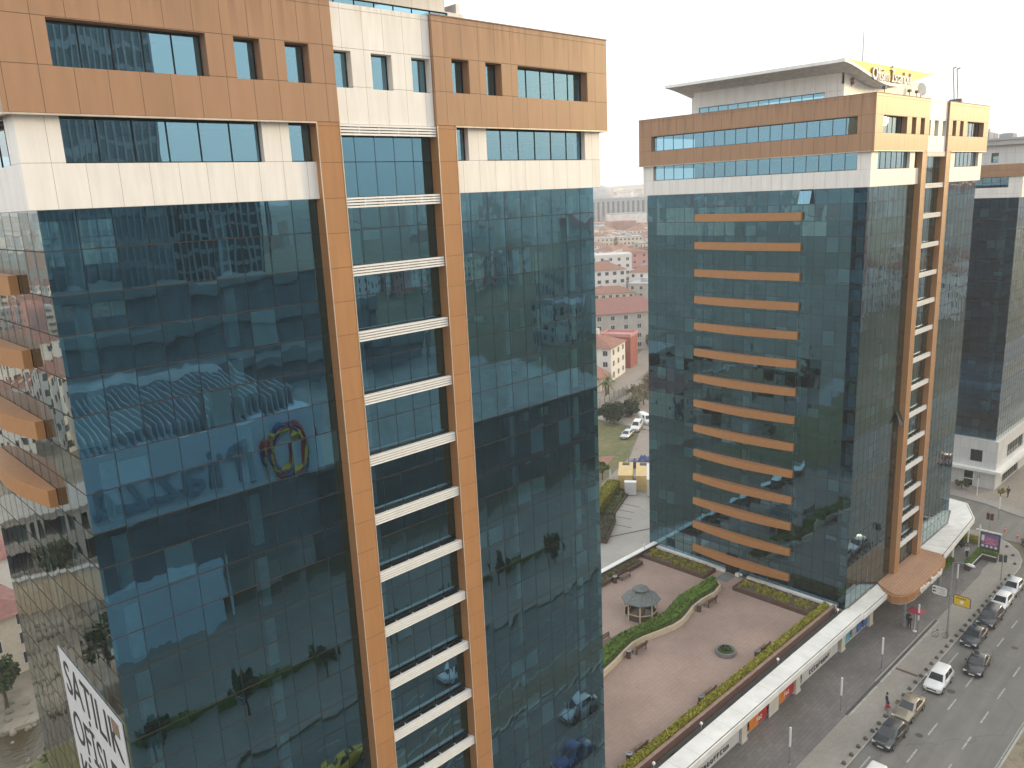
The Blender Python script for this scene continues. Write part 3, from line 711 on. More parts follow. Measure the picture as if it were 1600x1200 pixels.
# ------------------------------------------------------------------ podium with roof terrace, shops and white canopy
P = thing('podium_building', (0, 0, 0), 'low podium between the towers with a paved roof terrace and shops under a white canopy', 'podium')
m = MB(); m.box(39.6, 35.0, 4.2, 79.94, 58.4, 4.5); m.build('terrace_floor', 'terrace_paving', P)
m = MB(); m.box(0., 34.2, .14, 39.5, 34.6, 4.2); m.box(39.5, 34.2, .14, 86.5, 34.6, 4.15); m.box(39.7, 34.6, .14, 79.9, 58.4, 4.2); m.build('rear_wall', 'shop_wall', P)
m = MB(); m.box(39.6, 58.4, .0, 79.9, 58.85, 5.15); m.cur = 1; m.box(39.6, 58.36, 5.15, 79.9, 59., 5.27); m.build('rear_parapet', ['planter_brown', 'canopy_white'], P)
m = MB(); m.box(79.45, 34.6, 4.5, 79.9, 45.3, 4.9); m.box(79.45, 46.3, 4.5, 79.9, 46.8, 4.9); m.box(79.45, 48.2, 4.5, 79.9, 58.3, 4.9); m.build('white_upstand', 'canopy_white', P)
m = MB(); m.box(39.6, 34.55, 4.1, 79.4, 34.75, 5.05); m.cur = 1; m.box(39.6, 34.5, 5.05, 79.4, 34.8, 5.12); m.build('front_parapet', ['planter_brown', 'planter_cap'], P)
m = MB(); m.box(39.6, 35.6, 4.5, 78.9, 35.8, 4.75); m.cur = 1; m.box(39.6, 34.8, 4.48, 78.9, 35.6, 4.68); m.build('planter_bed', ['planter_cap', 'planter_soil'], P)
# canopy roofs
def canopy(parent, x0, x1, yi, yo, z):
    m = MB(); n = max(1, round((x1-x0)/2.4))
    for a, q in zip(lin(x0, x1, n)[:-1], lin(x0, x1, n)[1:]): m.box(a+.012, yo+.1, z-.25, q-.012, yi, z)
    m.build('canopy_roof', 'canopy_white', parent)
    m = MB(); m.box(x0, yo, z-.3, x1, yo+.1, z-.06); m.build('gutter', 'gutter_dark', parent)
    m = MB(); m.box(x0, yo-.13, z-.58, x1, yo, z-.02); m.build('fascia', 'canopy_white', parent)
canopy(P, 0., 80.4, 33.75, 32.0, 4.62)
canopy(P, 80.4, 88.2, 33.64, 31.95, 4.52)
m = MB(); m.box(39.6, 33.75, 3.9, 79.9, 34.5, 4.3); m.build('dark_gap_strip', 'gutter_dark', P)  # dark strip filling the gap between canopy and front parapet
colx = [10.2*i+7.8 for i in range(0, 7)] + [79.2, 86.4]
for cx in colx:
    m = MB(); m.box(cx-.45, 33.35, .13, cx+.45, 34.15, 4.3); m.box(cx-.5, 33.3, .13, cx+.5, 34.15, .35); m.build('column', 'shop_wall', P)
bays = list(zip(colx[:-1], colx[1:]))
for i, (a, q) in enumerate(bays):
    n = max(2, round((q-a-.9)/1.6))
    window(P, 'y', 34.05, -1, a+.46, q-.46, .45, 3.6, n, gmat='shop_glass', name='shop_window', id0=20*i)
    m = MB(); m.box(a+.46, 33.75, .13, q-.46, 34.1, .42); m.build('shop_sill', 'canopy_white', P)
    m = MB(); m.box(a+.46, 34.0, 3.6, q-.46, 34.15, 4.2); m.build('shop_header', 'shop_wall', P)
def panel(x0, x1, z0, z1, m, y=33.55):
    mb = MB(); mb.box(x0, y, z0, x1, y+.06, z1); return mb.build('shop_panel', m, P)
def marks(parent, x, z, h, n, step, m, seed):
    """row of letter-like strokes, too small in the photograph to read"""
    rg = random.Random(seed); mb = MB(); w = step*.62; t = h*.17; y0, y1 = 33.50, 33.545
    for k in range(n):
        a = x + k*step; kind = rg.randrange(5)
        mb.box(a, y0, z, a+t, y1, z+h)
        if kind in (0, 1, 3): mb.box(a+t, y0, z+h-t, a+w, y1, z+h)
        if kind in (0, 2, 3): mb.box(a+t, y0, z, a+w, y1, z+t)
        if kind in (1, 4): mb.box(a+t, y0, z+h*.42, a+w-t, y1, z+h*.42+t)
        if kind in (2, 3, 4): mb.box(a+w-t, y0, z+t*1.01, a+w, y1, z+h-t*1.01)
    return mb.build('panel_lettering', m, parent)
for xo in (60.0, 65.25):
    panel(xo, xo+1.6, .45, 3.3, 'orange_panel'); p_ = panel(xo+1.6, xo+3.2, .45, 3.3, 'red_panel'); marks(p_, xo+1.25, .85, .38, 3, .36, 'letter_white', 4)
panel(63.35, 65.2, .2, 3.4, 'shop_wall', 33.4)
for a, b_, sd in ((70.2, 78.2, 2), (50.4, 58.2, 9)):
    p_ = panel(a, b_, .45, 2.4, 'grey_clad'); marks(p_, a+1.5, .80, .46, 9, .52, 'letter_black', sd)
for x0, x1, mm in ((80.0, 81.3, 'cyan_panel'), (81.7, 82.9, 'grey_panel'), (83.1, 84.3, 'blue_panel'), (84.7, 85.7, 'blue_panel')): panel(x0, x1, .5, 3.0, mm)
# canopy on the far side of the entrance, turning the corner of tower 2
Q = thing('corner_canopy', (0, 0, 0), 'white flat canopy wrapping the far street corner of the second tower', 'canopy')
outer = [(100.9, 30.9), (115.2, 31.9), (120.1, 34.3), (120.6, 37.2)]; inner = [(101.0, 33.66), (111.05, 33.66), (116.0, 34.9), (116.4, 38.2)]
m = MB(); g_ = MB(); fa = MB()
for i in range(3):
    n = (6, 3, 2)[i]
    for k in range(n):
        def lp(p, q, t): return (p[0]+(q[0]-p[0])*t, p[1]+(q[1]-p[1])*t)
        a, b_ = lp(outer[i], outer[i+1], k/n+.004), lp(outer[i], outer[i+1], (k+1)/n-.004); c, d = lp(inner[i], inner[i+1], (k+1)/n-.004), lp(inner[i], inner[i+1], k/n+.004)
        m.prism([a, b_, c, d], 4.2, 4.5)
    a, b_ = Vector(outer[i]), Vector(outer[i+1]); dd = (b_-a).normalized(); nn = Vector((dd.y, -dd.x))
    g_.prism([tuple(a+nn*.1), tuple(b_+nn*.1), tuple(b_), tuple(a)], 4.2, 4.44)
    fa.prism([tuple(a+nn*.24), tuple(b_+nn*.24+(dd*.1 if i < 2 else dd*0)), tuple(b_+nn*.1), tuple(a+nn*.1)], 3.8, 4.46)
m.build('canopy_roof', 'canopy_white', Q); g_.build('gutter', 'gutter_dark', Q); fa.build('fascia', 'canopy_white', Q)
for (x, y) in ((103.2, 32.9), (109.8, 32.6), (116.6, 34.2)):
    m = MB(); m.box(x-.35, y-.25, .13, x+.35, y+.25, 4.2); m.build('column', 'shop_wall', Q)
window(Q, 'y', 33.6, -1, 101.5, 109.2, .45, 3.9, 6, gmat='shop_glass', name='shop_window')
# brown entrance canopy with lettering
EC = thing('entrance_canopy', (0, 0, 0), 'brown rounded entrance canopy with white lettering at the foot of the second tower', 'canopy')
pl = [(88.3, 33.66), (86.9, 32.4), (86.3, 31.3), (86.6, 30.5), (87.5, 29.95), (88.8, 29.7), (97.2, 29.7), (99.6, 30.1), (100.7, 31.2), (100.8, 33.66)]
pl.reverse(); pl = pl[::-1] if False else pl
ctr = Vector((sum(p[0] for p in pl)/len(pl), sum(p[1] for p in pl)/len(pl)))
ins = [tuple(ctr + (Vector(p)-ctr)*.93) if p[1] < 33 else p for p in pl]
def ccw(p): return p if sum(p[i][0]*p[(i+1) % len(p)][1]-p[(i+1) % len(p)][0]*p[i][1] for i in range(len(p))) > 0 else p[::-1]
m = MB(); m.prism(ccw(pl), 3.72, 4.58); m.build('fascia', 'orange_fin', EC)
m = MB(); 
lo, hi = 29.75+.22, 33.66
m.prism(ccw(ins), 4.58, 4.66); m.build('deck', 'deck_boards', EC)
m = MB(); m.prism(ccw([tuple(ctr+(Vector(p)-ctr)*.97) for p in pl]), 3.6, 3.72); m.build('soffit', 'canopy_white', EC)
text('canopy_lettering', 'Ofisim İstanbul', 1.0, 'letter_white', EC, (93.6, 29.62, 4.12), (R(90), 0, 0), .08, 6.6)
for x in (88.6, 99.6):
    m = MB(); m.tube([(x, 30.6, .13), (x, 30.6, 3.62)], .2, 14); m.build('column', 'pole_grey', EC)

# ------------------------------------------------------------------ plants
UP = Vector((0, 0, 1))
def box_leaf_fn(x0, y0, x1, y1, z0, z1):
    def fn():
        s = random.random()
        x, y, z = random.uniform(x0, x1), random.uniform(y0, y1), random.uniform(z0, z1)
        if s < .55: return (x, y, z1 + random.gauss(0, .05)), UP
        if s < .72: return (x, y0, z), Vector((0, -1, 0))
        if s < .8: return (x, y1, z), Vector((0, 1, 0))
        if s < .9: return (x0, y, z), Vector((-1, 0, 0))
        return (x1, y, z), Vector((1, 0, 0))
    return fn
def box_hedge(name, label, x0, y0, x1, y1, z0, z1, n, size, m='hedge_leaf', cat='hedge', group=None):
    T = thing(name, ((x0+x1)/2, (y0+y1)/2, z0), label, cat, group)
    cx, cy = (x0+x1)/2, (y0+y1)/2
    mb = MB(); mb.box(x0-cx+.08, y0-cy+.08, 0, x1-cx-.08, y1-cy-.08, z1-z0-.08)
    mb.leaves(box_leaf_fn(x0-cx, y0-cy, x1-cx, y1-cy, .05, z1-z0), n, size)
    mb.build('foliage', m, T)
    return T
def clump(mb, c, rad, n, size, squash=1.):
    c = Vector(c)
    def fn():
        d = Vector((random.gauss(0,1), random.gauss(0,1), random.gauss(0,1))).normalized()
        return c + Vector((d.x*rad, d.y*rad, d.z*rad*squash))*random.uniform(.55, 1.05), d
    mb.leaves(fn, n, size)
def tree(name, label, loc, h, cr, ctr_h, m, n=22, leaves=90, lsize=.22, group=None, cat='tree'):
    T = thing(name, loc, label, cat, group)
    tb = MB(); tb.tube([(0, 0, -.1), (.05, .02, ctr_h*.5), (0, .05, ctr_h), (.1, 0, h*.8)], [h*.035, h*.028, h*.02, h*.006], 8)
    for k in range(6):
        a = k*1.05+random.random(); l = cr*random.uniform(.5, .85); z0 = ctr_h*random.uniform(.6, 1.)
        tb.tube([(0, .02, z0), (l*.5*math.cos(a), l*.5*math.sin(a), z0+l*.45), (l*math.cos(a), l*math.sin(a), z0+l*.7)], [h*.014, h*.009, h*.004], 5)
    tb.build('trunk', 'bark', T)
    cb = MB()
    for k in range(n):
        d = Vector((random.gauss(0,1), random.gauss(0,1), random.gauss(0,.8))).normalized()*cr*random.uniform(.35, .95)
        clump(cb, (d.x, d.y, ctr_h + (h-ctr_h)*.45 + d.z*(h-ctr_h)/cr*.5), cr*random.uniform(.22, .42), leaves, lsize)
    cb.build('crown', m, T)
    return T
random.seed(21)
# yellow-green hedge along the terrace front, broken into planted runs
x = 40.2; k = 0
names = ['yellow green hedge run on the street edge of the terrace, %s' % q for q in ('nearest the left tower', 'beside the lowest bench', 'second from the left tower', 'behind the middle bench', 'between the two front benches', 'beside the upper front bench', 'next to the second tower')]
for k, (a, q) in enumerate(((40.2, 45.2), (45.35, 50.6), (50.8, 56.2), (56.4, 61.8), (62., 67.4), (67.6, 73.), (73.2, 78.7))):
    box_hedge('clipped_hedge', names[k], a, 34.95, q, 35.55, 4.66, 5.35+random.uniform(-.05, .08), 1300, .11, 'hedge_yellow', group='hedge runs along the terrace front')
# low planters beside the towers and the rear parapet
def planter(label, x0, y0, x1, y1, nplants, group='low planters around the terrace'):
    T = thing('planter', ((x0+x1)/2, (y0+y1)/2, 4.5), label, 'planter', group)
    cx, cy = (x0+x1)/2, (y0+y1)/2; a, b_ = (x1-x0)/2, (y1-y0)/2
    m = MB(); th = .18
    m.box(-a, -b_, 0, a, -b_+th, .48); m.box(-a, b_-th, 0, a, b_, .48); m.box(-a, -b_+th, 0, -a+th, b_-th, .48); m.box(a-th, -b_+th, 0, a, b_-th, .48)
    m.build('planter_wall', 'planter_brown', T)
    m = MB(); m.box(-a+th, -b_+th, 0, a-th, b_-th, .38); m.build('soil', 'planter_soil', T)
    pm = MB()
    for _ in range(nplants):
        px, py = random.uniform(-a+.4, a-.4), random.uniform(-b_+.35, b_-.35)
        clump(pm, (px, py, .55), random.uniform(.16, .34), 26, .09)
    pm.build('plants', 'hedge_yellow' if random.random() < .5 else 'shrub_leaf', T)
    return T
planter('brown planter of low shrubs along the rear parapet of the terrace', 42., 56.9, 74.8, 58.3, 150)
planter('brown planter of young shrubs against the tower, left of its terrace door', 76.3, 49.1, 78.9, 58.2, 90)
planter('brown planter of young shrubs against the tower, right of its terrace door', 76.2, 36.0, 78.9, 45.2, 90)
# S shaped hedge planter
cl_f = [(76.0, 47.0), (75.4, 46.2), (73.5, 45.75), (71.2, 45.9), (69.2, 45.75), (67.5, 45.3), (66., 45.0), (64.5, 45.05), (62.6, 45.5), (60.6, 46.), (59., 46.15), (57.4, 45.9), (55.3, 45.45), (53., 45.1), (50.5, 45.2), (48, 45.7), (45.5, 46.2)]
cl_b = [(75.4, 47.7), (74.6, 47.9), (73.2, 47.85), (71.1, 48.05), (69.2, 47.95), (67.6, 47.55), (66., 47.2), (64.3, 47.1), (62.4, 47.3), (60.4, 47.75), (58.8, 47.95), (57.2, 47.8), (55.1, 47.3), (52.8, 47.), (50.5, 47.1), (48, 47.5), (45.5, 48.0)]
SP = thing('curved_hedge_planter', (62, 46.5, 4.5), 'long S shaped planter with a clipped green hedge and cream front wall', 'planter')
def loc2(p): return (p[0]-62, p[1]-46.5)
def strip(mb, A, B, z0, z1):
    for i in range(len(A)-1): mb.prism(ccw([loc2(A[i]), loc2(A[i+1]), loc2(B[i+1]), loc2(B[i])]), z0, z1)
def inset(A, B, t): return [(a[0]+(b_[0]-a[0])*t, a[1]+(b_[1]-a[1])*t) for a, b_ in zip(A, B)]
m = MB(); strip(m, cl_f, inset(cl_f, cl_b, .1), 0, .62); strip(m, inset(cl_f, cl_b, .9), cl_b, 0, .62)
m.prism(ccw([loc2(cl_f[0]), loc2(inset(cl_f, cl_b, .1)[0]), loc2(inset(cl_f, cl_b, .9)[0]), loc2(cl_b[0]), (14.25, 1.0)]), 0, .62)
m.build('planter_wall', 'cream_wall', SP)
m = MB(); strip(m, inset(cl_f, cl_b, .1), inset(cl_f, cl_b, .9), 0, .55); m.build('soil', 'planter_soil', SP)
hf = MB(); a_, b__ = inset(cl_f, cl_b, .26), inset(cl_f, cl_b, .97)
strip(hf, a_, b__, .5, 1.02)
def sfn():
    i = random.randrange(len(a_)-1); t = random.random(); w = random.random()
    A = Vector(a_[i]).lerp(Vector(a_[i+1]), t); B = Vector(b__[i]).lerp(Vector(b__[i+1]), t)
    nrm = (A-B).normalized(); s = random.random()
    if s < .6: p = A.lerp(B, w); q = loc2(p); return (q[0], q[1], 1.05+random.gauss(0, .085)-.10*(abs(w-.5)*2)**3), UP
    if s < .88: q = loc2(A); return (q[0], q[1], random.uniform(.5, 1.0)), Vector((nrm.x, nrm.y, 0))
    q = loc2(B); return (q[0], q[1], random.uniform(.5, 1.0)), Vector((-nrm.x, -nrm.y, 0))
hf.leaves(sfn, 9000, .125); hf.build('hedge', 'hedge_leaf', SP)
# round planter
RP = thing('round_planter', (64.3, 38.75, 4.5), 'small round planter with a low dark shrub in the middle of the terrace', 'planter')
m = MB(); m.lathe([(1.02, 0), (1.02, .42), (.86, .42), (.86, .3), (.01, .3)], seg=36)
for k in range(36): t = 2*math.pi*k/36; m.box(1.02*math.cos(t)-.02, 1.02*math.sin(t)-.02, 0, 1.02*math.cos(t)+.02, 1.02*math.sin(t)+.02, .40)
m.build('planter_wall', 'steel_grey', RP)
m = MB(); clump(m, (0, 0, .45), .62, 380, .1, .45); m.lathe([(.8, .3), (.55, .5), (.01, .62)], seg=14); m.build('shrub', 'tree_leaf', RP)
# gazebo
G = thing('gazebo', (64.55, 49.45, 4.5), 'octagonal wooden gazebo with a grey two tier shingle roof on the terrace', 'gazebo', rz=R(12)); G.scale = (.93, .93, .97)
def octo(rr, z, off=22.5): return [(rr*math.cos(R(off+45*k)), rr*math.sin(R(off+45*k)), z) for k in range(8)]
m = MB(); a, q = octo(2.3, 2.3), octo(.75, 3.25)
for k in range(8): j = (k+1) % 8; m.poly([a[k], a[j], q[j], q[k]])
a2 = octo(2.3, 2.2)
for k in range(8): j = (k+1) % 8; m.poly([a2[k], a2[j], a[j], a[k]])
m.poly(a2[::-1]); m.build('roof', 'shingle', G)
m = MB(); a, q = octo(.98, 3.45), octo(.02, 3.95); a2 = octo(.98, 3.36)
for k in range(8): j = (k+1) % 8; m.poly([a[k], a[j], q[j], q[k]]); m.poly([a2[k], a2[j], a[j], a[k]])
m.poly(a2[::-1]); m.prism([p[:2] for p in octo(.68, 0)], 3.1, 3.36); m.build('cupola', 'shingle', G)
oc = octo(1.9, 0)
for k in range(8):
    m = MB(); m.box(oc[k][0]-.07, oc[k][1]-.07, 0, oc[k][0]+.07, oc[k][1]+.07, 2.25); m.build('post', 'cream_wall', G)
for k in range(8):
    j = (k+1) % 8
    if k == 2: continue
    A, B = Vector(oc[k][:2]), Vector(oc[j][:2]); c = (A+B)/2
    m = MB(); m.obox(c, B-A, None, (B-A).length/2-.08, .03, .1, .85); m.build('side_panel', 'wood_dark', G)
    m = MB(); m.obox(c, B-A, None, (B-A).length/2-.08, .045, .85, .93); m.obox(c, B-A, None, (B-A).length/2-.08, .04, 2.08, 2.2); m.build('rail', 'cream_wall', G)
m = MB(); m.prism([p[:2] for p in octo(2.0, 0)], 0, .1); m.build('floor', 'concrete', G)
m = MB(); m.box(-.5, -.35, .1, .5, .35, .75); m.build('table', 'wood_mid', G)
# benches and bins
def bench0():
    B = thing('park_bench', (0, 0, 0), '', 'bench', 'benches on the terrace')
    m = MB()
    for k in range(4): m.box(-.9, -.28+.15*k, .40, .9, -.16+.15*k, .45)
    m.build('seat', 'wood_mid', B)
    m = MB()
    for k in range(3): m.box(-.9, .33+.04*k, .55+.16*k, .9, .37+.04*k, .67+.16*k)
    m.build('backrest', 'wood_dark', B)
    for x in (-.75, .75):
        m = MB(); m.box(x-.05, -.27, 0, x+.05, -.2, .4); m.box(x-.05, .28, 0, x+.05, .34, .95); m.box(x-.05, -.2, .32, x+.05, .28, .4); m.build('leg', 'pole_dark', B)
    return B
def bin0():
    B = thing('litter_bin', (0, 0, 0), '', 'bin', 'litter bins beside the benches')
    m = MB(); m.lathe([(.24, 0), (.25, .8), (.2, .82), (.2, .6)], seg=14); m.build('body', 'wood_dark', B)
    m = MB(); m.lathe([(.27, .8), (.27, .86), (.19, .86), (.19, .8)], seg=14); m.build('rim', 'steel_grey', B)
    return B
bsp = [((70.5, 56.4), 0, 'rear planter by the parapet'), ((71.6, 45.25), 180, 'cream wall near the head of the S shaped hedge'), ((58.9, 45.4), 180, 'cream wall at the lower bend of the S shaped hedge'),
       ((57.6, 48.55), 0, 'back of the S shaped hedge'), ((66.9, 36.2), 180, 'yellow hedge, farther along the street side'), ((57.0, 36.15), 180, 'yellow hedge at the middle of the street side'), ((46.6, 36.15), 180, 'yellow hedge closest to the left tower')]
nsp = [((68.8, 56.5), 'rear planter'), ((69.6, 45.35), 'head of the S shaped hedge'), ((57.2, 45.4), 'lower bend of the S shaped hedge'), ((65.5, 36.0), 'upper yellow hedge bench'), ((55.6, 35.95), 'middle yellow hedge bench'), ((45.2, 35.95), 'lowest yellow hedge bench')]
bp, np_ = bench0(), bin0()
for i, (p, a, w) in enumerate(bsp):
    lb = 'brown bench by the ' + w
    if i == 0: bp.location = (p[0], p[1], 4.5); bp.rotation_euler = (0, 0, R(a)); bp['label'] = lb
    else: dup(bp, (p[0], p[1], 4.5), R(a), lb)
for i, (p, w) in enumerate(nsp):
    lb = 'dark round litter bin standing by the ' + w
    if i == 0: np_.location = (p[0], p[1], 4.5); np_['label'] = lb
    else: dup(np_, (p[0], p[1], 4.5), None, lb)
def globe0():
    B = thing('globe_lamp', (0, 0, 0), '', 'lamp', 'small white globe lamps on the terrace edges')
    m = MB(); m.tube([(0, 0, 0), (0, 0, .38)], .04, 8); m.build('stem', 'pole_grey', B)
    m = MB(); m.smooth = True; m.lathe([(.01, .36), (.1, .4), (.15, .5), (.1, .62), (.01, .66)], seg=12); m.build('globe', 'lamp_white', B)
    return B
g0 = globe0()
gsp = [((78.6, 33.9, 4.62), 'canopy next to the corner of the second tower'), ((65.8, 33.95, 4.62), 'canopy above the orange shop panels'), ((52.6, 33.95, 4.62), 'canopy above the lettered shop window'), ((45.8, 33.95, 4.62), 'canopy at the bottom of the picture'), ((77.35, 58.6, 5.27), 'rear parapet next to the second tower'), ((79.3, 45.9, 4.5), 'planter right of the terrace door')]
for i, (p, w) in enumerate(gsp):
    lb = 'small white globe lamp on the ' + w
    if i == 0: g0.location = p; g0['label'] = lb
    else: dup(g0, p, None, lb)
# terrace door and mat
D_ = thing('terrace_door', (79.85, 47.5, 4.5), 'dark glazed double door opening from the second tower onto the terrace', 'door')
m = MB(); m.box(-.12, -.75, 0, -.02, -.67, 2.4); m.box(-.12, .67, 0, -.02, .75, 2.4); m.box(-.12, -.67, 2.3, -.02, .67, 2.4); m.box(-.1, -.03, 0, -.02, .03, 2.3); m.build('frame', 'mullion', D_)
for s in (-1, 1):
    m = MB(); m.box(-.08, min(.03*s, .67*s), 0.02, -.05, max(.03*s, .67*s), 2.3); m.build('door_leaf', 'car_glass', D_)
mb = MB(); mb.box(77.4, 46.7, 4.5, 79.4, 48.3, 4.515); tag(mb.build('door_mat', 'shingle'), 'grey green mat lying in front of the terrace door', 'mat')

# ------------------------------------------------------------------ cars
for nm, c_, me_ in (('white', (.74, .74, .73), 0), ('gold', (.30, .255, .19), .5), ('darkgrey', (.045, .047, .05), .4), ('black', (.02, .022, .026), .3), ('navy', (.022, .026, .036), .3), ('silver', (.50, .52, .54), .5), ('yellow', (.75, .48, .02), 0), ('red', (.4, .02, .02), 0), ('blue', (.04, .09, .25), .2)): paint(nm, c_, me_)
def car(name, label, loc, rz, col, kind='sedan', L=4.4, W=1.78, H=1.46, group=None):
    """car built nose towards local -X, wheels on z=0"""
    T = thing(name, loc, label, 'car', group, rz); h = L/2; w = W/2
    belt = H*.62 if kind != 'suv' else H*.60
    # lower body: stations along x -> (x, half width, sill z, shoulder z)
    hood = {'sedan': .27, 'hatch': .24, 'suv': .25, 'van': .13}[kind]
    boot = {'sedan': .80, 'hatch': .97, 'suv': .97, 'van': .985}[kind]
    st = [(0, .70, .34, belt*.66), (.02, .86, .24, belt*.76), (.07, .95, .20, belt*.83), (hood*.75, .99, .19, belt*.93), (hood+.08, 1., .19, belt), (.55, 1., .19, belt*1.01), (boot, .99, .20, belt*(1.02 if kind != 'sedan' else 1.0)), (.965, .93, .24, belt*.97), (.99, .84, .30, belt*.9), (1., .72, .36, belt*.78)]
    mb = MB(); mb.smooth = True; rings = []
    for t, ww, zs_, zt in st:
        x = -h + L*t; b_ = w*ww; n = len(mb.v); zm = zs_+(zt-zs_)*.52
        prof = [(-b_*.80, zs_), (-b_*.97, zs_+.10), (-b_, zm), (-b_*.97, zt-.09), (-b_*.88, zt-.015), (-b_*.4, zt+.025), (b_*.4, zt+.025), (b_*.88, zt-.015), (b_*.97, zt-.09), (b_, zm), (b_*.97, zs_+.10), (b_*.80, zs_)]
        mb.v += [(x, y, z) for y, z in prof]; rings.append([n+i for i in range(len(prof))])
    k = len(rings[0])
    for a, q in zip(rings[:-1], rings[1:]):
        for i in range(k): j = (i+1) % k; mb.face([a[i], q[i], q[j], a[j]])
    mb.face(rings[0]); mb.face(rings[-1][::-1])
    # cabin
    fr, rr = {'sedan': ((hood, .44), (.70, .87)), 'hatch': ((hood, .43), (.83, .97)), 'suv': ((hood, .38), (.90, .98)), 'van': ((hood, .25), (.965, .99))}[kind]
    X = lambda t: -h + L*t
    wb, wt = w*.90, w*.72; zb = belt-.02
    base = [(X(fr[0]), -wb*.9), (X(fr[0])+.35, -wb), (X(rr[1])-.3, -wb), (X(rr[1]), -wb*.86), (X(rr[1]), wb*.86), (X(rr[1])-.3, wb), (X(fr[0])+.35, wb), (X(fr[0]), wb*.9)]
    top = [(X(fr[1]), -wt*.9), (X(fr[1])+.25, -wt), (X(rr[0])-.25, -wt), (X(rr[0]), -wt*.88), (X(rr[0]), wt*.88), (X(rr[0])-.25, wt), (X(fr[1])+.25, wt), (X(fr[1]), wt*.9)]
    n = len(mb.v); mb.v += [(p[0], p[1], zb) for p in base] + [(p[0], p[1], H-.06) for p in top]
    c_ = Vector((sum(p[0] for p in top)/8, 0)); mb.v += [(c_.x+(p[0]-c_.x)*.82, p[1]*.8, H) for p in top]
    for i in range(8):
        j = (i+1) % 8
        mb.face([n+i, n+j, n+8+j, n+8+i]); mb.face([n+8+i, n+8+j, n+16+j, n+16+i])
    mb.face([n+16+i for i in range(8)])
    body = mb.build('body', 'paint_'+col, T)
    def pane(nm, A, B, C_, D2, t0, t1, z0, z1, off):
        """glass quad laid on the cabin face spanned by base edge A-B and top edge D2-C_"""
        def P(t, z):
            q0 = Vector((*A, zb)).lerp(Vector((*B, zb)), t); q1 = Vector((*D2, H-.06)).lerp(Vector((*C_, H-.06)), t)
            return q0.lerp(q1, z)
        q = [P(t0, z0), P(t1, z0), P(t1, z1), P(t0, z1)]; nrm = (q[1]-q[0]).cross(q[3]-q[0]).normalized()*off
        g = MB(); o_ = [p+nrm for p in q]; i_ = [p-nrm*.5 for p in q]; g.poly(o_); g.poly(i_[::-1])
        for a in range(4): b2 = (a+1) % 4; g.poly([i_[a], i_[b2], o_[b2], o_[a]])
        return g.build(nm, 'car_glass', T)
    g = MB()
    pane('windscreen', base[7], base[0], top[0], top[7], .04, .96, .08, .93, .012)
    if kind != 'van' or True: pane('rear_window', base[3], base[4], top[4], top[3], .08, .92, .25, .9, .012)
    for s in ((1, 2), (5, 6)):
        a, q = s
        if kind == 'van': pane('side_window', base[a], base[q], top[q], top[a], *( (.02, .3) if a == 1 else (.7, .98)), .12, .9, .012)
        else:
            pane('side_window', base[a], base[q], top[q], top[a], .03, .48, .12, .9, .012); pane('side_window', base[a], base[q], top[q], top[a], .52, .97, .12, .9, .012)
    wr = .31 if kind != 'suv' else .34
    for x in (X(.185), X(.185)+L*.585):
        for s in (-1, 1):
            tm = MB(); tm.tube([(0, -.10, 0), (0, -.095, 0), (0, .095, 0), (0, .10, 0)], [wr*.86, wr, wr, wr*.86], 20)
            ty = tm.build('wheel', 'rubber', T, (x, s*(w-.085), wr))
            rm = MB(); rm.tube([(0, s*.09, 0), (0, s*.108, 0)], wr*.64, 12); rm.build('rim', 'rim', ty)
    for s in (-1, 1):
        z = belt*.66; y0, y1 = sorted((s*w*.52, s*w*.88)); m = MB()
        m.poly([(X(.004), y0, z-.06), (X(.03) if s > 0 else X(.004), y1 if s > 0 else y0, z-.06), (X(.05), y1 if s > 0 else y0, z+.12), (X(.03), y0, z+.1)]) if False else m.box(X(.006), y0, z-.07, X(.07), y1, z+.08)
        m.build('headlight', 'lamp_glass', T)
        m = MB(); m.box(X(.955), y0, z, X(.994), y1, z+.16); m.build('tail_light', 'tail_red', T)
        m = MB(); mx = X(fr[0])+.32; ya, yb = sorted((s*w*.94, s*(w+.13))); m.box(mx, ya, belt-.02, mx+.12, yb, belt+.13); m.build('side_mirror', 'paint_'+col, T)
    m = MB(); m.box(X(-.003), -w*.5, belt*.46, X(.02), w*.5, belt*.62); m.build('grille', 'gutter_dark', T)
    m = MB(); m.box(X(-.008), -.26, belt*.36, X(-.002), .26, belt*.36+.11); m.build('number_plate', 'plastic_white', T)
    m = MB(); m.box(X(.03), -w*.86, .17, X(.97), w*.86, .23); m.build('underbody', 'rubber', T)
    return T
GK = 'cars parked along the kerb'
car('parked_car', 'white car cut off by the bottom edge of the picture, lowest on the road', (60.75, 22.6, 0), R(2), 'white', 'suv', 4.3, 1.8, 1.6)
car('parked_car', 'dark grey hatchback parked at the kerb, nearest of the parked row', (68.2, 24.0, 0), R(-1), 'darkgrey', 'hatch', 4.3, 1.8, 1.48, GK)
car('parked_car', 'gold beige sedan parked at the kerb beside the girl in red', (73.25, 24.25, 0), R(0), 'gold', 'sedan', 4.55, 1.77, 1.47, GK)
car('parked_car', 'white boxy SUV parked behind the gold sedan', (79.75, 23.85, 0), R(2), 'white', 'suv', 4.25, 1.8, 1.66, GK)
car('moving_car', 'black sedan pulling out into the driving lane, away from the kerb', (85.4, 22.0, 0), R(4), 'black', 'sedan', 4.5, 1.8, 1.43)
car('parked_car', 'black sedan parked at the kerb by the street sign pole', (90.9, 23.95, 0), R(1), 'navy', 'sedan', 4.6, 1.8, 1.45, GK)
car('parked_car', 'tall dark SUV parked between the black sedan and a white hatchback', (96.2, 23.9, 0), R(0), 'navy', 'suv', 4.5, 1.86, 1.7, GK)
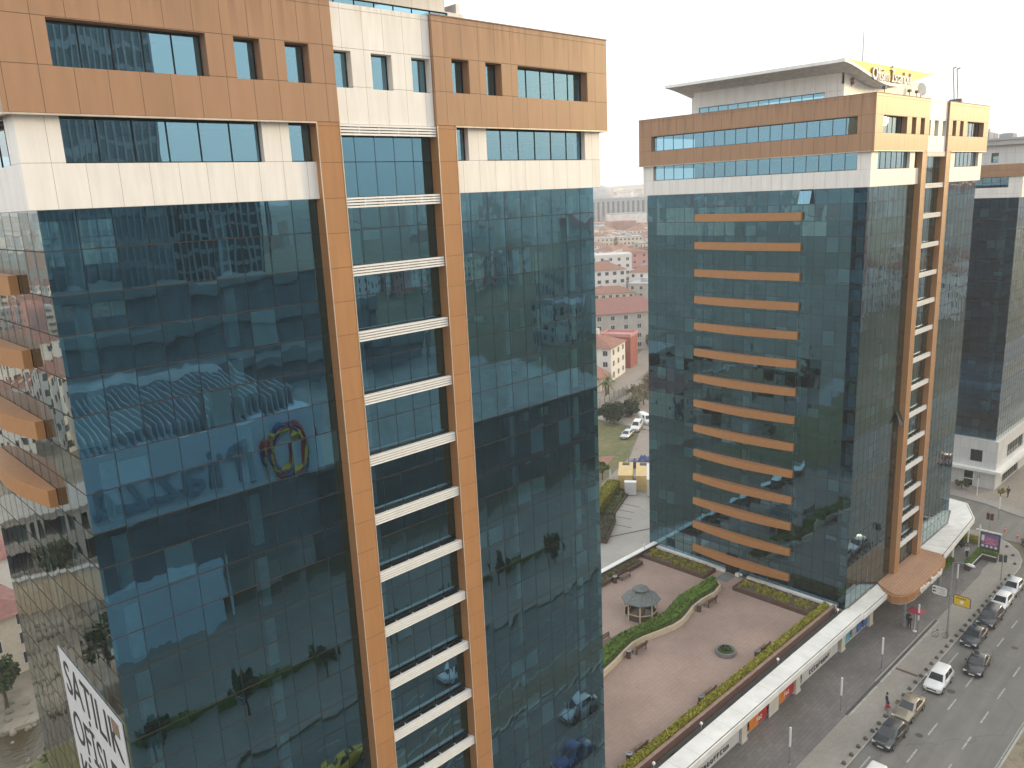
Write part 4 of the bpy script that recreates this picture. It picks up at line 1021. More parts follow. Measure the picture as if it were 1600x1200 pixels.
car('parked_car', 'white hatchback parked between the dark SUV and the silver car', (100.9, 24.1, 0), R(1), 'white', 'hatch', 4.1, 1.74, 1.47, GK)
car('parked_car', 'silver hatchback at the far end of the parked row', (105.6, 24.2, 0), R(0), 'silver', 'hatch', 4.15, 1.74, 1.48, GK)
car('parked_car', 'dark car half out of the picture at the street corner', (119.9, 25.3, 0), R(40), 'black', 'sedan', 4.5, 1.8, 1.45)
car('parked_van', 'white van with dark side windows parked on the grass behind the towers', (133.0, 102.6, 0), R(25), 'white', 'suv', 4.9, 1.95, 2.0)
car('parked_car', 'white sedan parked on the grass in front of the white van', (127.6, 100.9, 0), R(18), 'silver', 'hatch', 4.4, 1.75, 1.45)
car('parked_van', 'white van half hidden by the second tower beside the service road', (138.3, 104.2, 0), R(60), 'white', 'van', 5.2, 1.95, 2.1)
car('taxi', 'yellow taxi on the opposite carriageway, seen as a reflection in the left tower', (32., 9.2, 0), R(180), 'yellow', 'sedan')
for i, (x, y, c, k, lb) in enumerate(((52., 19.8, 'silver', 'hatch', 'silver hatchback driving on the road in front of the left tower'), (40., 23.9, 'white', 'hatch', 'white hatchback parked at the kerb below the left tower'), (46.5, 23.9, 'blue', 'sedan', 'blue sedan parked at the kerb below the left tower'),
    (30, 23.9, 'black', 'sedan', 'black sedan parked at the kerb by the left tower corner'), (20., 6., 'black', 'suv', 'black SUV on the opposite carriageway by the mall'), (48., 6., 'white', 'sedan', 'white sedan on the opposite carriageway by the mall'), (150., 21., 'red', 'hatch', 'red hatchback on the road beyond the side street'), (170., 9., 'white', 'sedan', 'white sedan far along the opposite carriageway'))):
    car('moving_car' if y not in (23.9,) else 'parked_car', lb, (x, y, 0), R(180) if y < 12 else 0, c, k)

# ------------------------------------------------------------------ street furniture
GB = 'dark kerb bollards'
def bollard0():
    m = MB(); m.smooth = True; m.lathe([(.19, 0), (.2, .08), (.16, .2), (.08, .28), (.01, .3)], seg=12)
    return m.build('kerb_bollard', 'bollard')
b0 = None
bx_ = [62.1+1.48*i for i in range(33)]
for i, x in enumerate(bx_):
    if abs(x-71.9) < .6: continue
    o = bollard0() if b0 is None else b0.copy()
    if b0 is None: b0 = o
    else: COL.objects.link(o)
    o.location = (x, 25.55, .13); tag(o, 'low dark dome bollard in the row along the pavement kerb beside the parked cars', 'bollard', GB)
for (x, y) in ((113.4, 26.0), (116.0, 26.9), (118.4, 28.3), (120.2, 30.3)):
    o = b0.copy(); COL.objects.link(o); o.location = (x, y, .13); tag(o, 'low dark dome bollard on the rounded street corner kerb', 'bollard', 'dark bollards round the street corner')
lamps = [(58.85, 28.97, 'in front of the lettered shop window, lowest in the picture'), (68.9, 28.95, 'in front of the upper orange panel'), (78.45, 28.95, 'in front of the blue and cyan shop windows'), (87.8, 28.8, 'below the brown entrance canopy, under a red cloth'), (100.8, 29.0, 'behind the yellow street sign'), (112.6, 31.5, 'beside the person near the corner hedge'), (48.8, 28.97, 'just out of the picture'), (38.7, 28.97, 'at the foot of the left tower'), (127.4, 31.9, 'standing in the side street mouth')]
l0 = None
for x, y, w in lamps:
    lb = 'slim white light column ' + w
    if l0 is None:
        l0 = thing('light_column', (x, y, .13), lb, 'street lamp', 'slim light columns on the dark paving')
        m = MB(); m.tube([(0, 0, 0), (0, 0, 1.85)], .05, 10); m.lathe([(.14, 0), (.14, .03), (.05, .05)], seg=10); m.build('post', 'steel_grey', l0)
        m = MB(); m.tube([(0, 0, 1.8), (0, 0, 3.68)], .095, 12); m.build('light_tube', 'lamp_white', l0)
    else: dup(l0, (x, y, .13), None, lb)
# tall street light with two direction signs
SL = thing('street_light', (89.2, 26.2, .13), 'tall grey street light pole on the pavement with a bicycle leaning against it', 'street light')
m = MB(); m.tube([(0, 0, 0), (0, 0, 3.), (0, 0, 9.0)], [.11, .09, .06], 12); m.tube([(0, 0, 9.), (-.15, -.6, 9.3), (-.3, -1.5, 9.4)], [.05, .04, .035], 8); m.build('pole', 'pole_grey', SL)
m = MB(); m.smooth = True; m.tube([(-.3, -1.3, 9.4), (-.35, -1.6, 9.43), (-.45, -2.1, 9.42), (-.48, -2.3, 9.38)], [.06, .16, .15, .05], 10); m.build('lamp_head', 'lamp_white', SL)
def rsign(name, label, c, wd, ht, mface, shape):
    T = thing(name, c, label, 'sign')
    def outline(k):
        w2, h2 = wd/2*k, ht/2*k; r_ = .28*k; pts = []
        for (sx, sy, a0, on) in ((1, 1, 0, shape != 'leaf' or True), (-1, 1, 90, shape != 'leaf'), (-1, -1, 180, True), (1, -1, 270, shape != 'leaf')):
            if on:
                for q in range(5): a = R(a0+22.5*q); pts.append((sx*(w2-r_)+r_*math.cos(a), sy*(h2-r_)+r_*math.sin(a)))
            else: pts.append((sx*w2, sy*h2))
        return pts
    def plate(k, x0, x1, m, nm):
        mb = MB(); o = outline(k); n = len(o)
        a = [(x0, -p[0], p[1]) for p in o]; b_ = [(x1, -p[0], p[1]) for p in o]
        mb.poly(a); mb.poly(b_[::-1])
        for i in range(n): j = (i+1) % n; mb.poly([a[j], a[i], b_[i], b_[j]])
        return mb.build(nm, m, T)
    plate(1., .0, .05, 'pole_dark', 'backing'); plate(.9, -.012, .0, mface, 'face')
    m = MB(); m.tube([(.06, -wd*.5 if c[1] > 26 else wd*.5, 0), (.06, -1.1 if c[1] > 26 else 1.1, .1)], .03, 6); m.build('bracket', 'pole_grey', T)
    return T
s1 = rsign('direction_sign', 'white rounded direction sign on the street light pole', (89.0, 27.25, 5.55), 1.75, 1.15, 'white_wall', 'round')
m = MB()
for z in (.2, -.18):
    m.box(-.03, .35, z-.05, -.012, .62, z+.05); m.poly([(-.02, .78, z), (-.02, .55, z+.13), (-.02, .55, z-.13)])
m.build('arrow', 'letter_black', s1)
m = MB()
for z, a, q in ((.2, -.55, .2), (-.02, -.5, -.1), (-.25, -.6, .1)): m.box(-.02, a, z-.02, -.012, q, z+.02)
m.build('sign_line', 'pole_dark', s1)
s2 = rsign('direction_sign', 'yellow leaf shaped sign on the street light pole', (89.0, 24.95, 5.05), 1.75, 1.2, 'sign_yellow', 'leaf')
text('sign_lettering', 'TEKSİM', .34, 'letter_black', s2, (-.03, .02, .28), (R(90), 0, R(-90)), .008, 1.05) if False else None
m = MB()
for k in range(6): m.box(-.02, .5-.17*k, .22, -.012, .6-.17*k, .36+.03*(k % 2))
m.build('sign_mark', 'letter_black', s2)
m = MB(); m.tube([(-.03, 0, -.12), (-.012, 0, -.12)], .2, 16); m.build('sign_disc', 'letter_white', s2)
# bicycle against the pole
BK = thing('bicycle', (88.75, 26.75, .13), 'grey bicycle leaning against the street light pole', 'bicycle', rz=R(-62))
for x in (-.52, .52):
    m = MB(); n = 28; m.tube([(x+.33*math.cos(2*math.pi*k/n), 0, .34+.33*math.sin(2*math.pi*k/n)) for k in range(n+1)], .02, 6, False)
    for k in range(6): a = math.pi*k/6; m.tube([(x-.32*math.cos(a), 0, .34-.32*math.sin(a)), (x+.32*math.cos(a), 0, .34+.32*math.sin(a))], .004, 4)
    m.build('wheel', 'rubber', BK)
m = MB(); m.tube([(-.52, 0, .34), (-.15, 0, .32), (-.28, 0, .85)], .02, 6); m.tube([(-.15, 0, .32), (.36, 0, .82), (-.26, 0, .78)], .022, 6); m.tube([(.52, 0, .34), (.36, 0, .82), (.33, 0, .98)], .02, 6); m.tube([(-.52, 0, .34), (-.26, 0, .78)], .015, 6); m.build('frame', 'pole_grey', BK)
m = MB(); m.tube([(.3, -.27, 1.0), (.34, 0, .98), (.3, .27, 1.0)], .018, 6); m.build('handlebar', 'pole_dark', BK)
m = MB(); m.tube([(-.42, 0, .88), (-.28, 0, .9), (-.14, 0, .88)], [.07, .06, .02], 8); m.build('saddle', 'rubber', BK)
# red cloth on the light column
T = thing('red_parasol', (88.25, 29.25, .13), 'square dark red parasol beside the light column below the entrance canopy', 'parasol'); T.scale = (.8, .8, .95)
m = MB(); m.poly([(-.95, -.95, 2.7), (.95, -.95, 2.7), (0, 0, 3.05)]); m.poly([(.95, -.95, 2.7), (.95, .95, 2.7), (0, 0, 3.05)]); m.poly([(.95, .95, 2.7), (-.95, .95, 2.7), (0, 0, 3.05)]); m.poly([(-.95, .95, 2.7), (-.95, -.95, 2.7), (0, 0, 3.05)])
m.poly([(-.95, .95, 2.68), (.95, .95, 2.68), (.95, -.95, 2.68), (-.95, -.95, 2.68)]); m.build('canopy', 'red_cloth', T)
m = MB(); m.tube([(0, 0, 0), (0, 0, 2.95)], .035, 8); m.lathe([(.28, 0), (.28, .08), (.05, .1)], seg=12); m.build('pole', 'plastic_white', T)
# traffic lights, cones
def tlight(loc, label, rz):
    T = thing('traffic_light', loc, label, 'traffic light', 'traffic lights at the junction', rz)
    m = MB(); m.tube([(0, 0, 0), (0, 0, 3.4)], .06, 10); m.build('pole', 'pole_grey', T)
    for q in (-.25, .28):
        m = MB(); m.box(-.14, q-.17, 2.5, .14, q+.17, 3.45); h_ = m.build('signal_head', 'gutter_dark', T)
        m = MB()
        for k, z in enumerate((2.68, 2.98, 3.28)): m.tube([(-.16, q, z), (-.14, q, z)], .1, 12)
        m.build('lens', 'tail_red', h_)
    return T
tlight((120.6, 31.2, .13), 'traffic light with two dark heads at the side street corner', R(0))
tlight((107.5, 26.0, .13), 'traffic light on the pavement behind the silver parked car', R(200))
for (x, y, w) in ((124.2, 30.1, 'nearer the side street corner'), (122.9, 28.2, 'nearer the main road')):
    T = thing('traffic_cone', (x, y, 0), 'orange and white traffic cone standing ' + w, 'traffic cone', 'traffic cones in the junction')
    m = MB(); m.box(-.2, -.2, 0, .2, .2, .04); m.lathe([(.15, .04), (.1, .35)], seg=12); m.lathe([(.075, .5), (.03, .75)], seg=12); m.build('cone', 'cone_orange', T)
    m = MB(); m.lathe([(.1, .35), (.075, .5)], seg=12); m.build('band', 'plastic_white', T)
# corner planter walls with hedge, billboard
for nm, lb, x0, y0, x1, y1 in (('corner_planter', 'dark planter wall with hedge and light strip running along the pavement to the billboard', 107.6, 29.6, 112.2, 30.3), ('corner_planter', 'dark planter wall with hedge and light strip standing in front of the billboard', 112.25, 27.9, 113.0, 30.3)):
    T = thing(nm, ((x0+x1)/2, (y0+y1)/2, .13), lb, 'planter'); a, b_ = (x1-x0)/2, (y1-y0)/2
    m = MB(); m.box(-a, -b_, 0, a, b_, .8); m.build('wall', 'gutter_dark', T)
    m = MB()
    if a > b_: m.box(-a, -b_-.06, .72, a, -b_, .84)
    else: m.box(-a-.06, -b_, .72, -a, b_, .84)
    m.build('light_strip', 'lamp_white', T)
    m = MB(); m.box(-a+.1, -b_+.1, .8, a-.1, b_-.1, 1.15); m.leaves(box_leaf_fn(-a, -b_, a, b_, .8, 1.25), 700, .1); m.build('hedge', 'hedge_leaf', T)
BB = thing('billboard', (113.6, 29.2, .13), 'purple and pink advertising billboard on a white post at the street corner', 'billboard')
m = MB(); m.tube([(0, 1.25, 0), (0, 1.25, 4.2)], .09, 8); m.box(-.08, -1.35, 3.45, .08, 1.7, 3.62); m.build('post_frame', 'lamp_white', BB)
m = MB(); m.box(-.1, -1.25, .9, .1, 1.1, 3.4); m.build('panel', 'pole_dark', BB)
m = MB(); m.box(-.115, -1.1, 1.25, -.1, 1.0, 3.25); m.build('poster', mat('poster_purple', (.20, .14, .34), .5, nscale=2., namt=.5), BB)
m = MB(); m.box(-.125, -.95, 1.8, -.116, .75, 2.75); m.build('poster_picture', mat('poster_pink', (.55, .22, .36), .5, nscale=3., namt=.6), BB)
m = MB()
for k in range(4): m.tube([(-.13, .75-.52*k, 1.5), (-.116, .75-.52*k, 1.5)], .17, 12)
m.box(-.13, .62, 2.2, -.116, .95, 3.0); m.build('poster_mark', 'letter_white', BB)
T = tree('corner_shrub', 'dark round shrub with small white lamps under the tip of the corner canopy', (113.6, 33.2, .13), 2.0, 1.5, .7, 'bush_dark', 10, 110, .14, cat='shrub')
box_hedge('clipped_hedge', 'bright yellow green curved hedge strip at the street corner', 116.6, 30.9, 118.0, 33.6, .13, .9, 700, .1, 'hedge_yellow')
box_hedge('clipped_hedge', 'green hedge strip under the glass below the corner canopy', 103.8, 31.9, 109., 32.5, .13, .8, 700, .1, 'hedge_leaf')
tree('young_tree', 'dark round bush on the pavement in front of the white tower base', (137.6, 40.1, .13), 1.7, 1.0, .5, 'tree_leaf', 8, 90, .13, cat='bush')
tree('young_tree', 'small yellowish conifer in a pot by the corner of the white tower base', (137.4, 34.4, .13), 1.9, .6, .6, 'hedge_yellow', 7, 80, .1, cat='bush')
for (x, y, w) in ((135.8, 37.3, 'in front of the white tower base door'), (134.6, 30.2, 'at the far street corner')):
    T = thing('sign_post', (x, y, .13), 'thin pale post standing on the pavement ' + w, 'post', 'thin posts on the far pavement')
    m = MB(); m.tube([(0, 0, 0), (0, 0, 3.6)], .06, 8); m.build('pole', 'lamp_white', T); m = MB(); m.box(-.05, -.2, 3.0, .05, .2, 3.6); m.build('plate', 'pole_grey', T)

# ------------------------------------------------------------------ rear yard
def ibox(name, label, cat, loc, rz, dims, mats_, group=None, ribs=True, hatch=True):
    T = thing(name, loc, label, cat, group, rz); a, b_, h = dims[0]/2, dims[1]/2, dims[2]
    m = MB(); m.box(-a, -b_, .12, a, b_, h)
    if ribs:
        k = -a+.15
        while k < a-.1: m.box(k, -b_-.03, .25, k+.08, -b_, h-.1); m.box(k, b_, .25, k+.08, b_+.03, h-.1); k += .3
    m.build('body', mats_, T)
    m = MB(); m.box(-a-.02, -b_-.04, h, a+.02, b_+.04, h+.07)
    m.build('roof', mats_, T)
    if hatch:
        m = MB(); m.box(a-1.6, -b_*.5, h+.07, a-.5, b_*.5, h+.2); m.build('roof_hatch', 'gutter_dark', T)
    m = MB(); m.box(-a+.1, -b_+.1, 0, a-.1, b_-.1, .12); m.build('skid', 'gutter_dark', T)
    return T
ibox('generator_container', 'yellow generator container beside the hedge behind the towers', 'container', (105.6, 83.9, 0), R(37), (7., 2.4, 2.7), 'yellow_box', 'yellow generator containers')
ibox('generator_container', 'yellow generator container standing between its twin and the white enclosure', 'container', (107.3, 81.4, 0), R(37), (7., 2.4, 2.7), 'yellow_box', 'yellow generator containers')
ibox('electrical_cabinet', 'white upright electrical cabinet in front of the yellow containers', 'cabinet', (101.9, 80.0, 0), R(37), (1.0, 1.9, 2.3), 'plastic_white', None, True, False)
ibox('plant_enclosure', 'white flat plant enclosure at the edge of the second tower', 'enclosure', (107., 78.4, 0), R(37), (8., 3.2, 3.0), 'white_wall', None, False, True)
m = MB(); m.box(104, 76, 0.02, 112, 85.5, .1); tag(m.build('container_pad', 'concrete'), kind='structure')
T = thing('tarp_pile', (115.5, 87.6, 0), 'blue tarpaulin heap behind a dark metal fence by the service road', 'tarpaulin')
m = MB()
for k in range(9): m.lathe([(random.uniform(.7, 1.2), 0), (random.uniform(.5, .9), random.uniform(.6, 1.2)), (.05, random.uniform(1.2, 1.7))], (random.uniform(-2, 2), random.uniform(-1.3, 1.3), 0), 7)
m.build('tarpaulin', 'blue_tarp', T)
T = thing('yard_fence', (111.9, 88.2, 0), 'short dark metal fence in front of the blue tarpaulin', 'fence')
for k in range(5):
    m = MB(); m.tube([(k*.9, -.55*k, 0), (k*.9, -.55*k, 2.)], .05, 6); m.build('post', 'pole_dark', T)
m = MB(); m.tube([(0, 0, 1.9), (3.6, -2.2, 1.9)], .03, 6); m.tube([(0, 0, .4), (3.6, -2.2, .4)], .03, 6)
for k in range(24): m.tube([(.15*k, -.0917*k, .4), (.15*k, -.0917*k, 1.9)], .012, 4)
m.build('rail', 'pole_dark', T)
box_hedge('clipped_hedge', 'tall yellow topped hedge along the parking lot, left of the yellow containers', -7.2+97, 79.2, -.2+98.6, 81., .02, 2.0, 10, .1) if False else None
HT = thing('clipped_hedge', (95.5, 80.6, 0), 'tall yellow topped hedge along the parking lot, left of the yellow containers', 'hedge', rz=R(24))
m = MB(); m.box(-8, -.9, 0, 6.4, .9, 1.9); m.leaves(box_leaf_fn(-8, -1, 6.5, 1, .1, 2.0), 5200, .16); m.build('foliage', 'hedge_yellow', HT)
m = MB(); m.box(-8, -2.6, 0.02, 6.2, -1.0, .3); m.leaves(box_leaf_fn(-8, -2.5, 6.2, -1.1, .2, .7), 1500, .14); m.build('low_planting', 'shrub_leaf', HT)
m = MB(); m.box(-8, -2.85, 0.02, 6.4, -2.6, .38); m.build('bed_kerb', 'planter_brown', HT)
BD = thing('planting_bed', (88.6, 74.9, 0), 'dark raised planting bed with a rounded end in the parking lot', 'planter', rz=R(30))
m = MB(); m.prism([(-6, -1.6), (2.3, -1.6), (3.2, -1.0), (3.5, 0), (3.2, 1.0), (2.3, 1.6), (-6, 1.6)], 0, .75); m.build('wall', 'planter_brown', BD)
m = MB(); m.leaves(box_leaf_fn(-6, -1.4, 3.1, 1.4, .7, 1.0), 1300, .16); m.build('plants', 'tree_leaf', BD)
T = thing('marker_post', (103.1, 85.3, 0), 'white round post standing in the hedge by the yellow containers', 'post'); m = MB(); m.tube([(0, 0, 0), (0, 0, 3.)], .13, 10); m.build('pole', 'lamp_white', T); m = MB(); m.lathe([(.16, 3.), (.16, 3.05), (.01, 3.08)], seg=10); m.build('cap', 'pole_grey', T)
tree('young_tree', 'small green tree on the grass verge next to the left tower, by the service road', (104.6, 88.4, 0), 3.4, 1.3, 1.8, 'grass_blade', 10, 60, .2)
tree('dark_bush', 'large dark evergreen bush on the grass above the parked vans', (134.4, 110.2, 0), 4.4, 3.6, 1.0, 'bush_dark', 26, 130, .3, cat='bush')
tree('dark_bush', 'smaller dark evergreen bush right of the large one', (140.5, 110.3, 0), 3.6, 2.6, .9, 'bush_dark', 18, 110, .3, cat='bush')
random.seed(77)
for i, (x, y) in enumerate(((150, 117), (155, 118), (159.5, 119.5), (163, 121), (150, 113.5), (157, 115), (164, 118.5), (168.5, 122.5), (146, 113), (160, 116.2))):
    tree('bare_tree', 'bare dry brown tree in the thicket below the village street', (x, y, 0), random.uniform(3.2, 4.8), 2.1, 1.4, 'dry_leaf', 14, 55, .2, group='dry trees below the village street')
F = thing('street_fence', (139., 119.3, 0), 'grey panel fence on a low wall below the village street', 'fence', rz=R(14))
m = MB(); m.box(0, -.12, 0, 18, .12, .7); m.build('base_wall', 'concrete', F)
for k in range(7):
    m = MB(); m.box(.1+2.6*k, -.04, .7, 2.5+2.6*k, .04, 2.2); m.build('panel', 'stucco_grey', F); m = MB(); m.box(2.5+2.6*k, -.07, .7, 2.7+2.6*k, .07, 2.35); m.build('post', 'pole_dark', F)
def palm(loc, label):
    T = thing('palm_tree', loc, label, 'palm tree'); m = MB(); m.tube([(0, 0, 0), (.1, 0, 2.2), (0, .1, 4.2)], [.28, .2, .22], 9); m.build('trunk', 'bark', T)
    c = MB()
    for k in range(26):
        a = k*2.4; e = random.uniform(-.2, 1.1); L_ = random.uniform(1.9, 2.7); pr = None
        for q in range(7):
            t = q/6; p = Vector((L_*t*math.cos(a)*math.cos(e*.6), L_*t*math.sin(a)*math.cos(e*.6), 4.2 + L_*t*math.sin(e) - 1.5*t*t))
            if pr is not None:
                d = (p-pr).normalized(); s_ = d.cross(UP).normalized()*.32*(1-t*.6)
                c.poly([pr, p, p+s_*1.3-UP*.14]); c.poly([p, pr, p-s_*1.3-UP*.14])
            pr = p
    c.build('crown', 'palm_leaf', T)
palm((153.2, 127.0, 0), 'palm tree in front of the red roofed white house')
palm((148.6, 123.9, 0), 'second palm, cut by the edge of the left tower')

# ------------------------------------------------------------------ houses
def house(name, label, cx, cy, rot, w, d, floors, roof, wm, rm, fh=3., group=None, nwx=4, nwy=3, sides='xy', detail=True, chim=True, loc_z=0., win=True):
    T = thing(name, (cx, cy, loc_z), label, 'house' if floors < 4 else 'apartment block', group, rot)
    a, b_, H_ = w/2, d/2, floors*fh
    m = MB(); m.box(-a, -b_, 0, a, b_, H_); m.build('wall', wm, T)
    e = .5; m = MB()
    if roof == 'hip':
        rh = min(a, b_)*.45; k = max(0., a-b_); q = max(0., b_-a)
        p = [(-a-e, -b_-e, H_), (a+e, -b_-e, H_), (a+e, b_+e, H_), (-a-e, b_+e, H_)]; r0, r1 = ((-k, 0, H_+rh), (k, 0, H_+rh)) if k >= q else ((0, -q, H_+rh), (0, q, H_+rh))
        m.poly(p[::-1])
        if k >= q: m.poly([p[0], p[1], r1, r0]); m.poly([p[1], p[2], r1]); m.poly([p[2], p[3], r0, r1]); m.poly([p[3], p[0], r0])
        else: m.poly([p[0], p[1], r0]); m.poly([p[1], p[2], r1, r0]); m.poly([p[2], p[3], r1]); m.poly([p[3], p[0], r0, r1])
    elif roof == 'mono':
        m.poly([(-a-e, -b_-e, H_+.02), (a+e, -b_-e, H_+.02), (a+e, b_+e, H_+3), (-a-e, b_+e, H_+3)]); m.poly([(-a-e, b_+e, H_), (a+e, b_+e, H_), (a+e, -b_-e, H_), (-a-e, -b_-e, H_)])
        m.poly([(a+e, -b_-e, H_), (a+e, b_+e, H_), (a+e, b_+e, H_+3), (a+e, -b_-e, H_+.02)]); m.poly([(-a-e, b_+e, H_), (-a-e, -b_-e, H_), (-a-e, -b_-e, H_+.02), (-a-e, b_+e, H_+3)]); m.poly([(a+e, b_+e, H_), (-a-e, b_+e, H_), (-a-e, b_+e, H_+3), (a+e, b_+e, H_+3)])
    else:
        m.box(-a-.1, -b_-.1, H_, a+.1, b_+.1, H_+.25); m.box(-a-.1, -b_-.1, H_+.25, a+.1, -b_+.1, H_+.9); m.box(-a-.1, b_-.1, H_+.25, a+.1, b_+.1, H_+.9); m.box(-a-.1, -b_+.1, H_+.25, -a+.1, b_-.1, H_+.9); m.box(a-.1, -b_+.1, H_+.25, a+.1, b_-.1, H_+.9)
    rf = m.build('roof', rm, T)
    if chim: m = MB(); m.box(a*.3, -.3, H_+.2, a*.3+.7, .4, H_+min(a, b_)*.45+1.0); m.build('chimney', wm, rf)
    if not win: return T
    for fl in range(floors):
        z0 = fl*fh+.95
        for i in range(nwx):
            x = -a + w*(i+.5)/nwx
            for sg in ((-1, 1) if detail else (-1,)):
                y = sg*(b_+.03); m = MB(); m.box(x-.62, min(y, y-sg*.1), z0, x+.62, max(y, y-sg*.1), z0+1.35); o = m.build('window', 'win_dark', T)
                f_ = MB(); yy = y+sg*.02; lo, hi = sorted((y, yy+sg*.02)); f_.box(x-.7, lo, z0-.08, x+.7, hi, z0); f_.box(x-.7, lo, z0+1.35, x+.7, hi, z0+1.43); f_.box(x-.7, lo, z0, x-.62, hi, z0+1.35); f_.box(x+.62, lo, z0, x+.7, hi, z0+1.35); f_.box(x-.03, lo, z0, x+.03, hi, z0+1.35); f_.build('frame', 'win_frame', o)
        for i in range(nwy):
            y = -b_ + d*(i+.5)/nwy
            for sg in ((-1, 1) if detail else (-1,)):
                x = sg*(a+.03); m = MB(); m.box(min(x, x-sg*.1), y-.62, z0, max(x, x-sg*.1), y+.62, z0+1.35); o = m.build('window', 'win_dark', T)
                f_ = MB(); lo, hi = sorted((x, x+sg*.04)); f_.box(lo, y-.7, z0-.08, hi, y+.7, z0); f_.box(lo, y-.7, z0+1.35, hi, y+.7, z0+1.43); f_.box(lo, y-.7, z0, hi, y-.62, z0+1.35); f_.box(lo, y+.62, z0, hi, y+.7, z0+1.35); f_.box(lo, y-.03, z0, hi, y+.03, z0+1.35); f_.build('frame', 'win_frame', o)
    return T
house('white_house', 'white three storey house with a red hip roof between the towers, behind the palm', 168.2, 143.6, R(21), 12.5, 13., 3, 'hip', 'stucco_white', 'roof_tile', nwx=3, nwy=4)
house('annex_house', 'low cream annex with a red roof at the edge of the left tower', 156.5, 133.8, R(21), 7, 5, 1, 'mono', 'stucco_cream', 'roof_tile', nwx=2, nwy=1, fh=3.2, chim=False)
house('red_house', 'narrow dark red rendered house next to the white house', 182.6, 146.9, R(21), 7., 9, 3, 'flat', 'brick_red', 'stucco_pink', nwx=2, nwy=2, chim=False, win=False)
house('grey_apartments', 'long plain grey block with a red mono pitch roof behind the white house', 206, 166, R(-33), 22, 16, 4, 'mono', 'stucco_grey', 'roof_tile_dark', nwx=5, nwy=2, chim=False)
house('villa', 'wide villa with a red hip roof and balconies in front of the white apartment block', 262, 214.5, R(-40), 17, 11, 3, 'hip', 'stucco_cream', 'roof_tile', nwx=6, nwy=2)
house('outbuilding', 'low maroon roofed outbuilding in front of the villa', 244, 193, R(-35), 17, 7, 2, 'mono', 'stucco_grey', 'roof_tile_dark', nwx=3, nwy=1, chim=False)
ap = house('white_apartments', 'tall white apartment block with a dark vertical stair strip, behind the villa', 290, 241, R(-43), 23, 12, 7, 'flat', 'stucco_white', 'stucco_white', nwx=6, nwy=2, chim=False)
m = MB(); m.box(-1.3, -6.06, 1, 1.6, -6.0, 19.5); m.build('stair_strip', 'steel_grey', ap)
house('pink_apartments', 'pink sided apartment block right of the white block', 313.5, 241, R(-38), 9, 12, 7, 'hip', 'stucco_pink', 'roof_tile', nwx=2, nwy=3, chim=False)
house('cream_apartments', 'cream striped apartment block at the edge of the second tower', 326, 242, R(-38), 12, 12, 7, 'flat', 'stucco_cream', 'roof_tile', nwx=5, nwy=3, chim=False)
house('cream_house', 'cream house with a dark red roof at the left edge, below the left tower', 11.4, 106.0, R(12), 9.6, 16, 3, 'hip', 'stucco_cream', 'roof_tile_dark', nwx=3, nwy=4, fh=2.4)
tree('roadside_tree', 'green bushy tree in front of the cream house at the left edge', (12.2, 92.2, 0), 6.2, 1.8, 2.4, 'tree_leaf', 20, 120, .2)
tree('stream_bush', 'low olive bush on the stream bank below the left tower', (13.4, 78.6, 0), 1.8, 1.4, .5, 'grass_blade', 9, 90, .16, cat='bush')
house('village_house', 'house with a brown tiled roof behind the cream house', 16, 124, R(8), 11, 9, 2, 'hip', 'stucco_white', 'roof_tile_dark', nwx=3, nwy=2)
# reflected quarry yard: unfinished concrete building with dark openings
T = thing('concrete_shell', (-12, 132, 0), 'unfinished concrete building with dark openings beyond the stream, mirrored in the left tower', 'building', rz=R(15))
m = MB(); wall_open(m, 'y', -6, -5.5, -9, 9, 0, 4.2, [(-7, -3, .3, 3.2), (-1.5, 2.5, .3, 3.2), (4, 8, .3, 3.2)]); wall_open(m, 'y', -6, -5.5, -9, 9, 4.2, 8.2, [(-7, -3, 4.8, 7.4), (-1.5, 2.5, 4.8, 7.4), (4, 8, 4.8, 7.4)])
m.box(-9, 5.5, 0, 9, 6, 8.2); m.box(-9, -5.5, 0, -8.5, 5.5, 8.2); m.box(8.5, -5.5, 0, 9, 5.5, 8.2); m.build('wall', 'concrete', T)
m = MB(); m.box(-8.5, -5.5, 3.9, 8.5, 5.5, 4.2); m.box(-9.3, -6.3, 8.2, 9.3, 6.3, 8.5); m.build('floor_slab', 'concrete', T)
T = thing('retaining_wall', (-8, 112, 0), 'long beige retaining wall on the waste ground by the stream, mirrored in the left tower', 'wall', rz=R(20)); m = MB(); m.box(-26, -.4, 0, 16, .4, 4.5); m.build('wall', 'cream_wall', T); m = MB(); m.box(-26, -.6, 4.5, 16, .6, 4.8); m.build('coping', 'concrete', T)
random.seed(8)
for i in range(9):
    tree('bank_tree', 'dark green tree on the waste ground beyond the stream', (random.uniform(-45, 4), random.uniform(84, 128), 0), random.uniform(5, 8), 2.6, 2., 'tree_leaf', 14, 60, .34, group='trees on the waste ground')

